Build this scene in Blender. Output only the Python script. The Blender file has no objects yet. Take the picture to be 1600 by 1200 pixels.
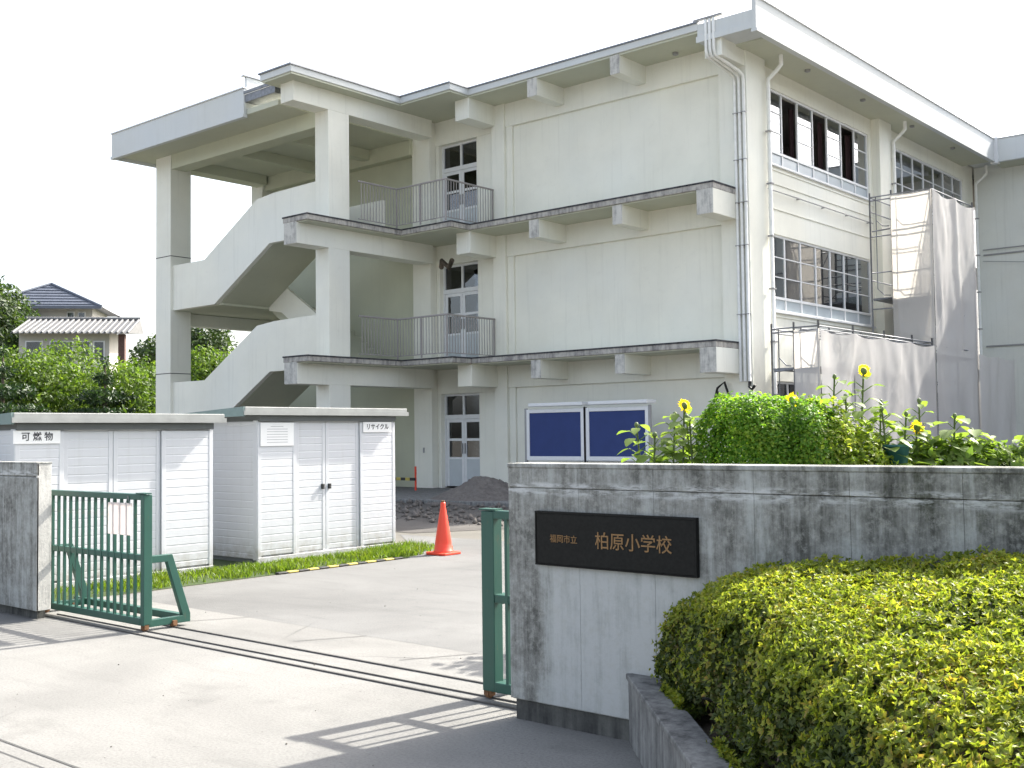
import bpy, math, random
import numpy as np
from mathutils import Vector, Matrix
random.seed(7); RNG = np.random.default_rng(7)
sc = bpy.context.scene
COL = sc.collection
rad = math.radians

# ------------------------------------------------------------------ camera
cam = bpy.data.cameras.new('camera'); cam_o = bpy.data.objects.new('camera', cam); COL.objects.link(cam_o)
yaw, pitch, roll = rad(-40.53), rad(2.59), rad(-0.724)
F = Vector((math.sin(yaw)*math.cos(pitch), math.cos(yaw)*math.cos(pitch), math.sin(pitch)))
r_ = Vector((math.cos(yaw), -math.sin(yaw), 0)); u_ = r_.cross(F)
Rr = math.cos(roll)*r_ + math.sin(roll)*u_; Uu = -math.sin(roll)*r_ + math.cos(roll)*u_
m = Matrix((Rr, Uu, -F)).transposed().to_4x4(); m.translation = (0, 0, 1.6)
cam_o.matrix_world = m
cam.sensor_width = 36.0; cam.lens = 36.0*1740.2/1600.0; cam.clip_start = 0.1; cam.clip_end = 2000
sc.camera = cam_o

# ------------------------------------------------------------------ sky, sun, exposure
SUN = Vector((0.135, 0.745, 0.655)).normalized()
elev = math.asin(SUN.z); az = math.atan2(SUN.x, SUN.y)
w = bpy.data.worlds.new('World'); sc.world = w; w.use_nodes = True
nt = w.node_tree; nt.nodes.clear()
sky = nt.nodes.new('ShaderNodeTexSky'); sky.sky_type = 'NISHITA'; sky.sun_disc = False
sky.sun_elevation = elev; sky.sun_rotation = az
sky.air_density = 1.0; sky.dust_density = 4.5; sky.ozone_density = 1.2
bg = nt.nodes.new('ShaderNodeBackground'); bg.inputs[1].default_value = 0.15
wo = nt.nodes.new('ShaderNodeOutputWorld')
hs = nt.nodes.new('ShaderNodeHueSaturation'); hs.inputs['Saturation'].default_value = 0.55   # thin high haze whitens the whole sky
nt.links.new(sky.outputs[0], hs.inputs['Color']); nt.links.new(hs.outputs[0], bg.inputs[0]); nt.links.new(bg.outputs[0], wo.inputs[0])
sl = bpy.data.lights.new('sun', 'SUN'); sl.energy = 4.0; sl.angle = rad(0.9); sl.color = (1.0, 0.95, 0.86)
so = bpy.data.objects.new('sun', sl); COL.objects.link(so)
so.rotation_euler = (-SUN).to_track_quat('-Z', 'Y').to_euler(); so.location = (0, 30, 40)
vs = sc.view_settings; vs.view_transform = 'Standard'; vs.look = 'None'; vs.gamma = 1.0; vs.use_curve_mapping = False
vs.exposure = 1.65

# ------------------------------------------------------------------ object helpers
OFF = {}
def tag(o, label=None, cat=None, group=None, kind=None):
    if label: o['label'] = label
    if cat: o['category'] = cat
    if group: o['group'] = group
    if kind: o['kind'] = kind
    return o
def thing(name, label, cat, loc=(0, 0, 0), rz=0, group=None):
    o = bpy.data.objects.new(name, None); COL.objects.link(o)
    o.empty_display_size = 0.2
    o.location = loc; o.rotation_euler = (0, 0, rz)
    OFF[o.name] = (Vector(loc), rz)
    return tag(o, label, cat, group)
def root_of(o):
    while o.parent: o = o.parent
    return o
def obj(name, me, mat=None, parent=None, loc=None, rot=None):
    """link a mesh; loc is in the root's local frame"""
    if mat and not me.materials: me.materials.append(mat)
    o = bpy.data.objects.new(name, me); COL.objects.link(o)
    if parent: o.parent = parent
    if loc is not None: o.location = loc
    if rot is not None: o.rotation_euler = rot
    return o
def dup(root, loc, rz, label, group=None):
    r = root.copy(); COL.objects.link(r); r.location = loc; r.rotation_euler = (0, 0, rz); tag(r, label, None, group)
    for ch in list(root.children):
        c = ch.copy(); COL.objects.link(c); c.parent = r
        for g in ch.children:
            d = g.copy(); COL.objects.link(d); d.parent = c
    return r
class MB:
    def __init__(s): s.v = []; s.f = []
    def add(s, vs_, fs):
        n = len(s.v); s.v += [tuple(p) for p in vs_]; s.f += [tuple(i+n for i in f) for f in fs]; return s
    def box(s, x0, x1, y0, y1, z0, z1):
        return s.add([(x0,y0,z0),(x1,y0,z0),(x1,y1,z0),(x0,y1,z0),(x0,y0,z1),(x1,y0,z1),(x1,y1,z1),(x0,y1,z1)],
                     [(0,3,2,1),(4,5,6,7),(0,1,5,4),(1,2,6,5),(2,3,7,6),(3,0,4,7)])
    def prism(s, poly, a0, a1, axis='z'):
        """poly CCW list of 2-tuples extruded a0..a1 along axis"""
        n = len(poly)
        if axis == 'z': P = lambda p, a: (p[0], p[1], a)
        elif axis == 'y': P = lambda p, a: (p[0], a, p[1])
        else: P = lambda p, a: (a, p[0], p[1])
        vs_ = [P(p, a0) for p in poly] + [P(p, a1) for p in poly]
        fs = [tuple(range(n))[::-1], tuple(range(n, 2*n))] + [(i, (i+1) % n, n+(i+1) % n, n+i) for i in range(n)]
        return s.add(vs_, fs)
    def tube(s, pts, r, seg=10, cap=True):
        pts = [Vector(p) for p in pts]; rs = r if isinstance(r, (list, tuple)) else [r]*len(pts)
        rings = []
        up = None
        for i, p in enumerate(pts):
            d = (pts[min(i+1, len(pts)-1)] - pts[max(i-1, 0)]).normalized()
            if up is None:
                up = Vector((0, 0, 1)) if abs(d.z) < .9 else Vector((1, 0, 0))
            a = d.cross(up).normalized(); b = a.cross(d).normalized(); up = b
            rings.append([p + rs[i]*(math.cos(2*math.pi*k/seg)*a + math.sin(2*math.pi*k/seg)*b) for k in range(seg)])
        vs_ = [q for rg in rings for q in rg]; fs = []
        for i in range(len(rings)-1):
            for k in range(seg):
                k2 = (k+1) % seg
                fs.append((i*seg+k, i*seg+k2, (i+1)*seg+k2, (i+1)*seg+k))
        if cap: fs += [tuple(range(seg)), tuple(range((len(rings)-1)*seg, len(rings)*seg))[::-1]]
        return s.add(vs_, fs)
    def lathe(s, prof, seg=24, c=(0, 0, 0)):
        vs_ = []; fs = []
        for r, z in prof:
            for k in range(seg):
                a = 2*math.pi*k/seg; vs_.append((c[0]+r*math.cos(a), c[1]+r*math.sin(a), c[2]+z))
        for i in range(len(prof)-1):
            for k in range(seg):
                k2 = (k+1) % seg; fs.append((i*seg+k, i*seg+k2, (i+1)*seg+k2, (i+1)*seg+k))
        fs += [tuple(range(seg))[::-1], tuple(range((len(prof)-1)*seg, len(prof)*seg))]
        return s.add(vs_, fs)
    def mesh(s, name, smooth=False, off=(0, 0, 0)):
        me = bpy.data.meshes.new(name)
        ox, oy, oz = off
        me.from_pydata([(x-ox, y-oy, z-oz) for x, y, z in s.v], [], s.f); me.update()
        if smooth: me.polygons.foreach_set('use_smooth', [True]*len(me.polygons))
        return me
    def build(s, name, mat, parent=None, smooth=False, bevel=0, local=False):
        off = (0, 0, 0)
        if parent and not local: off = OFF.get(root_of(parent).name, ((0, 0, 0), 0))[0]
        o = obj(name, s.mesh(name, smooth, off), mat, parent)
        if bevel:
            md = o.modifiers.new('bevel', 'BEVEL'); md.width = bevel; md.segments = 2; md.limit_method = 'ANGLE'
        return o
def B(x0, x1, y0, y1, z0, z1): return MB().box(min(x0,x1), max(x0,x1), min(y0,y1), max(y0,y1), min(z0,z1), max(z0,z1))
def npmesh(name, V, Fc, mat, smooth=False):
    me = bpy.data.meshes.new(name); V = np.asarray(V, np.float32); Fc = np.asarray(Fc, np.int32); k = Fc.shape[1]
    me.vertices.add(len(V)); me.vertices.foreach_set('co', V.ravel())
    me.loops.add(Fc.size); me.loops.foreach_set('vertex_index', Fc.ravel())
    me.polygons.add(len(Fc)); me.polygons.foreach_set('loop_start', np.arange(len(Fc), dtype=np.int32)*k)
    if smooth: me.polygons.foreach_set('use_smooth', np.ones(len(Fc), bool))
    me.update(calc_edges=True); me.validate()
    me.materials.append(mat); return me

# ------------------------------------------------------------------ materials
def new_mat(name):
    mt = bpy.data.materials.new(name); mt.use_nodes = True; t = mt.node_tree
    return mt, t, t.nodes['Principled BSDF'], t.nodes['Material Output']
class G:
    """small node helper"""
    def __init__(s, t): s.t = t
    def n(s, typ, **kw):
        x = s.t.nodes.new(typ)
        for k, v in kw.items(): setattr(x, k, v)
        return x
    def l(s, a, b): s.t.links.new(a, b)
    def coord(s, scale=(1, 1, 1), kind='Object', loc=(0, 0, 0)):
        tc = s.n('ShaderNodeTexCoord'); mp = s.n('ShaderNodeMapping')
        mp.inputs['Scale'].default_value = scale; mp.inputs['Location'].default_value = loc
        s.l(tc.outputs[kind], mp.inputs['Vector']); return mp.outputs[0]
    def noise(s, vec, scale, detail=5, rough=.55, dist=0):
        x = s.n('ShaderNodeTexNoise'); x.inputs['Scale'].default_value = scale; x.inputs['Detail'].default_value = detail
        x.inputs['Roughness'].default_value = rough; x.inputs['Distortion'].default_value = dist
        if vec is not None: s.l(vec, x.inputs['Vector'])
        return x.outputs['Fac']
    def ramp(s, fac, stops):
        x = s.n('ShaderNodeValToRGB'); e = x.color_ramp.elements
        while len(e) < len(stops): e.new(.5)
        for el, (p, c) in zip(e, stops):
            el.position = p; el.color = (c, c, c, 1) if not hasattr(c, '__len__') else (*c, 1)
        s.l(fac, x.inputs[0]); return x.outputs[0]
    def mix(s, fac, a, b, typ='MIX'):
        x = s.n('ShaderNodeMix'); x.data_type = 'RGBA'; x.blend_type = typ; x.clamp_factor = True
        for sock, v in ((x.inputs[0], fac), (x.inputs[6], a), (x.inputs[7], b)):
            if hasattr(v, 'is_linked'): s.l(v, sock)
            elif hasattr(v, '__len__'): sock.default_value = (*v, 1)
            else: sock.default_value = v
        return x.outputs[2]
    def math(s, op, a, b=None, c=None):
        x = s.n('ShaderNodeMath', operation=op)
        for i, v in enumerate((a, b, c)):
            if v is None: continue
            if hasattr(v, 'is_linked'): s.l(v, x.inputs[i])
            else: x.inputs[i].default_value = v
        return x.outputs[0]
    def smooth(s, v, a, b):
        x = s.n('ShaderNodeMapRange'); x.interpolation_type = 'SMOOTHSTEP'
        s.l(v, x.inputs[0]); x.inputs[1].default_value = a; x.inputs[2].default_value = b; return x.outputs[0]
    def bump(s, h, strength, dist, bsdf):
        x = s.n('ShaderNodeBump'); x.inputs['Strength'].default_value = strength; x.inputs['Distance'].default_value = dist
        s.l(h, x.inputs['Height']); s.l(x.outputs[0], bsdf.inputs['Normal'])
def plain(name, col, rough=.5, metal=0, var=.12, scale=8, spec=.5):
    mt, t, b, o = new_mat(name); g = G(t); c = g.coord()
    n = g.noise(c, scale, 6, .6)
    dark = tuple(x*(1-var) for x in col)
    g.l(g.mix(g.ramp(n, [(.35, 0), (.65, 1)]), dark, col), b.inputs['Base Color'])
    b.inputs['Roughness'].default_value = rough; b.inputs['Metallic'].default_value = metal
    b.inputs['Specular IOR Level'].default_value = spec
    return mt
def painted(name, col, dirt=(.20, .20, .17), amount=.2, streak=.15, bump=.12):
    mt, t, b, o = new_mat(name); g = G(t)
    n1 = g.noise(g.coord(), .7, 6, .6)
    base = g.mix(g.ramp(n1, [(.35, 0), (.7, 1)]), tuple(x*.9 for x in col), col)
    tn = g.noise(g.coord(loc=(11, 5, 2)), .28, 4, .5)
    base = g.mix(g.math('MULTIPLY', g.ramp(tn, [(.4, 0), (.65, 1)]), .55), base, tuple(x*f for x, f in zip(col, (.90, .94, 1.02))))
    st = g.noise(g.coord((5, 5, .22)), 1.6, 5, .65)
    sf = g.math('MULTIPLY', g.ramp(st, [(.55, 0), (.8, 1)]), streak)
    base = g.mix(sf, base, dirt)
    sp = g.noise(g.coord(loc=(3, 1, 7)), 5, 8, .7)
    base = g.mix(g.math('MULTIPLY', g.ramp(sp, [(.58, 0), (.78, 1)]), amount), base, tuple(x*.55+d*.3 for x, d in zip(col, dirt)))
    g.l(base, b.inputs['Base Color']); b.inputs['Roughness'].default_value = .8
    b.inputs['Specular IOR Level'].default_value = .25
    fine = g.noise(g.coord(), 55, 4, .6); g.bump(fine, bump, .01, b)
    return mt
def weathered(name, light, dark, scale=1.0, thr=(.42, .62), bump=.4):
    mt, t, b, o = new_mat(name); g = G(t)
    st = g.noise(g.coord((4, 4, .5)), 1.5*scale, 8, .7)
    n2 = g.noise(g.coord(), 3*scale, 8, .7)
    f = g.math('MULTIPLY_ADD', st, .55, g.math('MULTIPLY', n2, .45))
    base = g.mix(g.ramp(f, [(thr[0], 0), (thr[1], 1)]), light, dark)
    fine = g.noise(g.coord(), 40, 6, .7)
    base = g.mix(g.math('MULTIPLY', g.ramp(fine, [(.4, 0), (.7, 1)]), .35), base, tuple(x*.6 for x in light))
    g.l(base, b.inputs['Base Color']); b.inputs['Roughness'].default_value = .9; b.inputs['Specular IOR Level'].default_value = .2
    g.bump(fine, bump, .01, b); return mt
def leaf_mat(name, cols, trans=.45, rough=.5, tcol=1.35):
    mt, t, b, o = new_mat(name); g = G(t)
    gi = g.n('ShaderNodeNewGeometry')
    big = g.noise(g.coord(), 2.2, 3, .5)
    k = g.math('ADD', g.math('MULTIPLY', gi.outputs['Random Per Island'], .65), g.math('MULTIPLY', g.math('SUBTRACT', big, .5), .9))
    k = g.math('ADD', k, .17)
    n = len(cols); c = g.ramp(k, [(i/(n-1), cc) for i, cc in enumerate(cols)])
    g.l(c, b.inputs['Base Color']); b.inputs['Roughness'].default_value = rough; b.inputs['Specular IOR Level'].default_value = .35
    tr = g.n('ShaderNodeBsdfTranslucent'); ms = g.n('ShaderNodeMixShader'); ms.inputs[0].default_value = trans
    g.l(g.mix(1.0, c, (tcol, tcol*1.05, .6), 'MULTIPLY'), tr.inputs[0])
    g.l(b.outputs[0], ms.inputs[1]); g.l(tr.outputs[0], ms.inputs[2]); g.l(ms.outputs[0], o.inputs[0])
    return mt
def glass_mat(name, tint=(.55, .6, .6), refl=1.5):
    mt, t, b, o = new_mat(name); g = G(t); t.nodes.remove(b)
    fr = g.n('ShaderNodeFresnel'); fr.inputs[0].default_value = refl
    gl = g.n('ShaderNodeBsdfGlossy'); gl.inputs['Roughness'].default_value = .015; gl.inputs[0].default_value = (.95, .97, 1, 1)
    tp = g.n('ShaderNodeBsdfTransparent'); tp.inputs[0].default_value = (*tint, 1)
    ms = g.n('ShaderNodeMixShader')
    fac = g.math('MULTIPLY', fr.outputs[0], 2.6); fac = g.math('MINIMUM', fac, 1.0)
    wv = g.noise(g.coord(), 1.1, 2, .5); bp = g.n('ShaderNodeBump'); bp.inputs['Strength'].default_value = .05; bp.inputs['Distance'].default_value = .02
    g.l(wv, bp.inputs['Height']); g.l(bp.outputs[0], gl.inputs['Normal'])
    g.l(fac, ms.inputs[0]); g.l(tp.outputs[0], ms.inputs[1]); g.l(gl.outputs[0], ms.inputs[2]); g.l(ms.outputs[0], o.inputs[0])
    return mt
M = {}
WALL = (.83, .82, .725)
M['wall'] = painted('cream_painted_concrete', WALL)
M['wall2'] = painted('cream_painted_concrete_wing', (.76, .765, .70))
M['soffit'] = painted('soffit_shade_tone', (.55, .555, .44), amount=.2, streak=.1)  # wall cream darkened to olive: underside shade and bounce put into the colour
M['edge'] = weathered('grimy_slab_edge', (.50, .48, .44), (.12, .115, .12), 1.7, (.43, .64))
M['soot'] = weathered('blackened_slab_top', (.10, .10, .11), (.02, .02, .025), 2.0, (.4, .6))
M['inner'] = painted('stair_shade_olive', (.56, .57, .44), amount=.15, streak=.1)  # shade under the stair roof painted into the back wall and beam colour
M['frost'] = plain('frosted_lower_pane', (.42, .47, .50), .35, 0, .1, 2)
M['track'] = plain('worn_track_steel', (.10, .095, .09), .6, .3, .3, 20)
M['stained'] = weathered('stained_beam_end', (.58, .57, .53), (.16, .16, .16), 1.8, (.47, .68))
M['fascia'] = painted('roof_fascia_sheet', (.63, .645, .625), amount=.12, streak=.12, bump=.05)
M['joint'] = plain('dark_joint', (.06, .06, .06), .9)
M['interior'] = plain('room_interior', (.27, .25, .235), .9)
M['curtain'] = plain('maroon_curtain', (.075, .035, .04), .9)
M['pipe'] = plain('grey_pvc_pipe', (.80, .80, .76), .45)
M['bracket'] = plain('grey_bracket', (.30, .30, .30), .5)
M['alu'] = plain('white_aluminium', (.72, .73, .74), .4, .0, .06)
M['rail'] = plain('railing_metal', (.33, .31, .305), .55, .1)
M['glass'] = glass_mat('window_glass')
M['doorglass'] = glass_mat('door_glass', (.35, .37, .4), 1.45)
M['doorpanel'] = plain('door_panel_grey_blue', (.50, .54, .56), .45, 0, .08, 3)
M['black'] = plain('black_plastic', (.02, .02, .02), .5)
M['steel'] = plain('scaffold_steel', (.25, .26, .28), .5, .5, .3, 12)
mt, t, b, o = new_mat('shed_white_steel'); g = G(t)
gp = g.n('ShaderNodeNewGeometry'); sep = g.n('ShaderNodeSeparateXYZ'); g.l(gp.outputs['Position'], sep.inputs[0])
n1 = g.noise(g.coord(), 1.6, 5, .6); c = g.mix(n1, (.50, .515, .54), (.57, .58, .60))
st = g.noise(g.coord((8, 8, .5)), 1.4, 6, .7); c = g.mix(g.math('MULTIPLY', g.ramp(st, [(.55, 0), (.8, 1)]), .3), c, (.33, .33, .31))
sn = g.noise(g.coord(), 9, 6, .7); sm = g.math('MULTIPLY', g.smooth(sep.outputs[2], .42, .02), g.ramp(sn, [(.35, 0), (.65, 1)]))
c = g.mix(g.math('MULTIPLY', sm, .7), c, (.24, .21, .16))
g.l(c, b.inputs['Base Color']); b.inputs['Roughness'].default_value = .45; g.bump(n1, .25, .02, b); M['shed'] = mt
M['shed_dark'] = plain('shed_dark_trim', (.10, .11, .11), .6)
M['shed_roof'] = plain('shed_cream_roof', (.29, .30, .29), .5, 0, .18, 5)
M['shed_side'] = plain('shed_roof_end_green', (.16, .22, .21), .6)
M['gate'] = None
M['paper'] = plain('white_sign_board', (.80, .80, .79), .6, 0, .04)
mt, t, b, o = new_mat('thin_notice_paper'); g = G(t); b.inputs['Base Color'].default_value = (.78, .72, .70, 1); b.inputs['Roughness'].default_value = .8
n1 = g.noise(g.coord(), 9, 4, .6); cc = g.mix(n1, (.74, .66, .63), (.82, .80, .79)); g.l(cc, b.inputs['Base Color'])
tr = g.n('ShaderNodeBsdfTranslucent'); g.l(cc, tr.inputs[0]); ms = g.n('ShaderNodeMixShader'); ms.inputs[0].default_value = .5
g.l(b.outputs[0], ms.inputs[1]); g.l(tr.outputs[0], ms.inputs[2]); g.l(ms.outputs[0], o.inputs[0]); M['pinkpaper'] = mt
M['ink'] = plain('black_lettering', (.03, .03, .035), .6)
M['faintink'] = plain('faded_lettering', (.42, .42, .43), .7)
M['bronze'] = plain('bronze_lettering', (.26, .145, .055), .5, .2, .25, 25)
M['granite'] = plain('black_granite', (.014, .014, .013), .55, 0, .4, 60, .15)
M['blue'] = plain('notice_board_blue_cloth', (.028, .05, .17), .85, 0, .12, 3)
M['rust'] = plain('rusty_iron', (.22, .11, .05), .85, .1, .45, 18)
M['soil'] = weathered('brown_soil', (.16, .13, .10), (.06, .05, .04), 3)
M['dirt'] = weathered('grey_dirt_pile', (.21, .19, .17), (.09, .08, .075), 2.5, (.35, .65), 1.0)
M['yellow'] = plain('yellow_paint', (.52, .42, .10), .7, 0, .2, 14)
M['teal'] = plain('teal_plastic', (.03, .12, .115), .5)
M['bark'] = weathered('bark', (.16, .13, .10), (.05, .04, .03), 4)
M['stem'] = plain('green_stem', (.12, .17, .05), .6)
M['seed'] = plain('sunflower_centre', (.13, .07, .02), .8)

mt, t, b, o = new_mat('green_gate_paint'); g = G(t)
n1 = g.noise(g.coord(), 6, 6, .6); sp = g.noise(g.coord((3, 3, 1)), 9, 8, .75)
c0 = g.mix(n1, (.012, .062, .046), (.022, .095, .070))
g.l(g.mix(g.math('MULTIPLY', g.ramp(sp, [(.6, 0), (.72, 1)]), .7), c0, (.13, .075, .04)), b.inputs['Base Color']); b.inputs['Roughness'].default_value = .42
M['gate'] = mt
mt, t, b, o = new_mat('orange_cone_plastic'); g = G(t)
n1 = g.noise(g.coord(), 9, 5, .6)
g.l(g.mix(n1, (.72, .05, .022), (.78, .075, .035)), b.inputs['Base Color']); b.inputs['Roughness'].default_value = .5
M['orange'] = mt
# gate wall: concrete with rain stains running down from the coping, cleaner below the name plate
mt, t, b, o = new_mat('stained_gate_wall'); g = G(t)
tc = g.n('ShaderNodeTexCoord'); sep = g.n('ShaderNodeSeparateXYZ'); gp = g.n('ShaderNodeNewGeometry'); g.l(gp.outputs['Position'], sep.inputs[0])
X, Z = sep.outputs[0], sep.outputs[2]
st = g.noise(g.coord((11, 11, .8)), 1.0, 8, .75); bl = g.noise(g.coord(), 5.5, 9, .78); fi = g.noise(g.coord(), 26, 8, .75)
f = g.math('ADD', g.math('MULTIPLY', g.math('SUBTRACT', st, .5), .95), g.math('ADD', g.math('MULTIPLY', g.math('SUBTRACT', bl, .5), .85), .53))
hz = g.math('MULTIPLY', g.smooth(Z, .45, 1.5), .06)
for xc in (-2.60, -2.12, -1.64):
    hz = g.math('SUBTRACT', hz, g.math('MULTIPLY', g.math('MULTIPLY', g.smooth(X, xc-.10, xc-.02), g.smooth(X, xc+.12, xc+.03)), .12))
xr = g.math('MULTIPLY', g.smooth(X, -3.0, -1.8), .10)
clean = g.math('MULTIPLY', g.math('MULTIPLY', g.smooth(X, -3.98, -3.9), g.smooth(X, -2.86, -2.94)), g.smooth(Z, .93, .87))
drip = g.math('MULTIPLY', g.math('MULTIPLY', g.smooth(X, -4.04, -3.93), g.smooth(X, -3.80, -3.90)), g.math('MULTIPLY', g.smooth(Z, .92, .80), g.smooth(Z, .05, .3)))
f = g.math('ADD', f, g.math('MULTIPLY', drip, .20))
f = g.math('SUBTRACT', g.math('ADD', g.math('ADD', f, hz), xr), g.math('MULTIPLY', clean, .24))
c = g.ramp(f, [(.26, (.44, .45, .44)), (.46, (.34, .35, .335)), (.60, (.22, .22, .205)), (.72, (.12, .12, .11)), (.86, (.045, .045, .04))])
c = g.mix(g.math('MULTIPLY', g.ramp(fi, [(.50, 0), (.64, 1)]), .5), c, (.40, .40, .37))
moss = g.noise(g.coord((2.2, 2.2, .9), loc=(4, 2, 9)), 2.4, 7, .75)
c = g.mix(g.math('MULTIPLY', g.math('MULTIPLY', g.ramp(moss, [(.54, 0), (.66, 1)]), g.smooth(X, -2.9, -2.2)), .8), c, (.045, .05, .03))
ef = g.noise(g.coord((1.2, 1.2, 5)), 7, 6, .7)       # lime bloom along the step
em = g.math('MULTIPLY', g.smooth(Z, 1.24, 1.285), g.smooth(Z, 1.345, 1.315))
c = g.mix(g.math('MULTIPLY', g.math('MULTIPLY', em, g.ramp(ef, [(.46, 0), (.6, 1)])), .75), c, (.55, .56, .56))
g.l(c, b.inputs['Base Color']); b.inputs['Roughness'].default_value = .92; b.inputs['Specular IOR Level'].default_value = .2
g.bump(fi, .35, .008, b); M['gatewall'] = mt
M['plinth'] = weathered('dark_plinth', (.13, .13, .12), (.04, .04, .04), 2)  # mottled dark grey, darker than the wall above
M['kerb'] = weathered('planter_concrete', (.26, .26, .25), (.07, .07, .07), 2.5, (.4, .62))
# ground materials
def ground_mat(name, a, bcol, sc1, sc2, agg=.25, stain=.2, bump=.3, crack=0):
    mt, t, b, o = new_mat(name); g = G(t)
    n1 = g.noise(g.coord(), sc1, 8, .6, .6); n2 = g.noise(g.coord(), sc2, 5, .7)
    c = g.mix(g.ramp(n1, [(.35, 0), (.68, 1)]), a, bcol)
    c = g.mix(g.math('MULTIPLY', g.ramp(n2, [(.45, 0), (.62, 1)]), agg), c, tuple(x*.55 for x in bcol))
    n3 = g.noise(g.coord(loc=(9, 4, 0)), .9, 6, .65)
    c = g.mix(g.math('MULTIPLY', g.ramp(n3, [(.56, 0), (.72, 1)]), stain), c, tuple(x*.45 for x in bcol))
    n4 = g.noise(g.coord((.5, 2.2, 1), loc=(2, 7, 0)), 2.2, 7, .7)      # scuffs and tyre wear
    c = g.mix(g.math('MULTIPLY', g.ramp(n4, [(.52, 0), (.70, 1)]), .28), c, tuple(x*.62 for x in bcol))
    sp = g.noise(g.coord(), 17, 3, .6)
    c = g.mix(g.math('MULTIPLY', g.ramp(sp, [(.66, 0), (.70, 1)]), .35), c, tuple(x*.4 for x in bcol))
    if crack:
        vo = g.n('ShaderNodeTexVoronoi'); vo.feature = 'DISTANCE_TO_EDGE'; vo.inputs['Scale'].default_value = .33
        wv = g.noise(g.coord(), 2.5, 5, .7); mpv = g.n('ShaderNodeMix'); mpv.data_type = 'VECTOR'; mpv.inputs[0].default_value = .12
        tcc = g.n('ShaderNodeTexCoord'); nz = g.n('ShaderNodeTexNoise'); nz.inputs['Scale'].default_value = 2.2; nz.inputs['Detail'].default_value = 6; g.l(tcc.outputs['Object'], nz.inputs['Vector'])
        g.l(tcc.outputs['Object'], mpv.inputs[4]); g.l(nz.outputs['Color'], mpv.inputs[5]); g.l(mpv.outputs[1], vo.inputs['Vector'])
        ck = g.ramp(vo.outputs[0], [(0, 1), (.006, 0)])
        gate_ = g.ramp(g.noise(g.coord(loc=(5, 5, 0)), .35, 3, .5), [(.5, 0), (.6, 1)])
        c = g.mix(g.math('MULTIPLY', g.math('MULTIPLY', ck, gate_), crack), c, tuple(x*.35 for x in bcol))
    g.l(c, b.inputs['Base Color']); b.inputs['Roughness'].default_value = .88; b.inputs['Specular IOR Level'].default_value = .25
    g.bump(n2, bump, .006, b); return mt
M['concrete'] = ground_mat('pale_concrete_paving', (.225, .222, .21), (.165, .163, .155), .6, 60, .35, .38, .5, .6)
M['asphalt'] = ground_mat('worn_pale_asphalt', (.185, .185, .18), (.125, .125, .122), .5, 90, .45, .2, .6, .4)
M['yard'] = ground_mat('school_yard_gravel', (.17, .16, .14), (.12, .115, .10), .35, 60, .3, .25, .6)
M['wetdirt'] = ground_mat('dug_up_dirt', (.13, .12, .11), (.08, .074, .068), .9, 22, .35, .3, 1.0)
M['hill'] = ground_mat('grassy_slope', (.06, .09, .03), (.04, .06, .02), .4, 8, .3, .2)
# leaves
M['azalea'] = leaf_mat('azalea_leaves', [(.06, .09, .014), (.155, .205, .03), (.255, .30, .045), (.34, .345, .055), (.30, .16, .05)], .48)
M['azalea_dark'] = leaf_mat('azalea_dark_leaves', [(.02, .038, .010), (.045, .07, .016), (.09, .12, .024), (.14, .10, .035)], .35)  # darker leaf colours, used mostly on the hedge sides
M['vine'] = leaf_mat('vine_leaves', [(.05, .13, .016), (.11, .24, .028), (.20, .33, .04), (.33, .40, .06)], .58)
M['vine2'] = leaf_mat('pale_vine_leaves', [(.09, .16, .02), (.18, .27, .035), (.30, .36, .05), (.42, .42, .10)], .58)
M['bush'] = leaf_mat('bush_leaves', [(.045, .085, .018), (.09, .15, .028), (.16, .22, .04)], .45)
M['dark'] = leaf_mat('dark_tree_leaves', [(.02, .04, .015), (.04, .07, .025), (.07, .10, .03)], .35)
M['conifer'] = leaf_mat('conifer_needles', [(.012, .03, .012), (.025, .055, .02), (.05, .08, .025)], .25)
M['sunleaf'] = leaf_mat('sunflower_leaves', [(.09, .16, .035), (.16, .24, .05), (.27, .32, .12)], .5)
M['grass'] = leaf_mat('grass_blades', [(.06, .11, .015), (.11, .17, .02), (.17, .21, .03)], .5)
M['petal'] = leaf_mat('yellow_petals', [(.55, .36, .015), (.70, .50, .02), (.78, .60, .04)], .55, .5, 1.2)
M['roofblue'] = plain('blue_grey_roof_tiles', (.115, .13, .165), .5, 0, .2, 3)
M['roofpale'] = plain('pale_tile_roof', (.15, .15, .15), .6, 0, .25, 5)
M['housewall'] = plain('house_render', (.50, .48, .44), .8, 0, .1, 2)
M['brick'] = plain('red_brown_brick', (.12, .065, .055), .85, 0, .3, 12)
# scaffold net
mt, t, b, o = new_mat('scaffold_mesh_sheet'); g = G(t)
b.inputs['Base Color'].default_value = (.44, .42, .43, 1); b.inputs['Roughness'].default_value = .7
n1 = g.noise(g.coord(), 1.3, 5, .6); g.l(g.mix(n1, (.66, .645, .64), (.76, .745, .74)), b.inputs['Base Color'])
tr = g.n('ShaderNodeBsdfTranslucent'); tr.inputs[0].default_value = (.74, .69, .61, 1)
tp = g.n('ShaderNodeBsdfTransparent')
m1 = g.n('ShaderNodeMixShader'); m1.inputs[0].default_value = .42
m2 = g.n('ShaderNodeMixShader'); m2.inputs[0].default_value = .14
g.l(b.outputs[0], m1.inputs[1]); g.l(tr.outputs[0], m1.inputs[2]); g.l(m1.outputs[0], m2.inputs[1]); g.l(tp.outputs[0], m2.inputs[2]); g.l(m2.outputs[0], o.inputs[0])
M['net'] = mt

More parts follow.
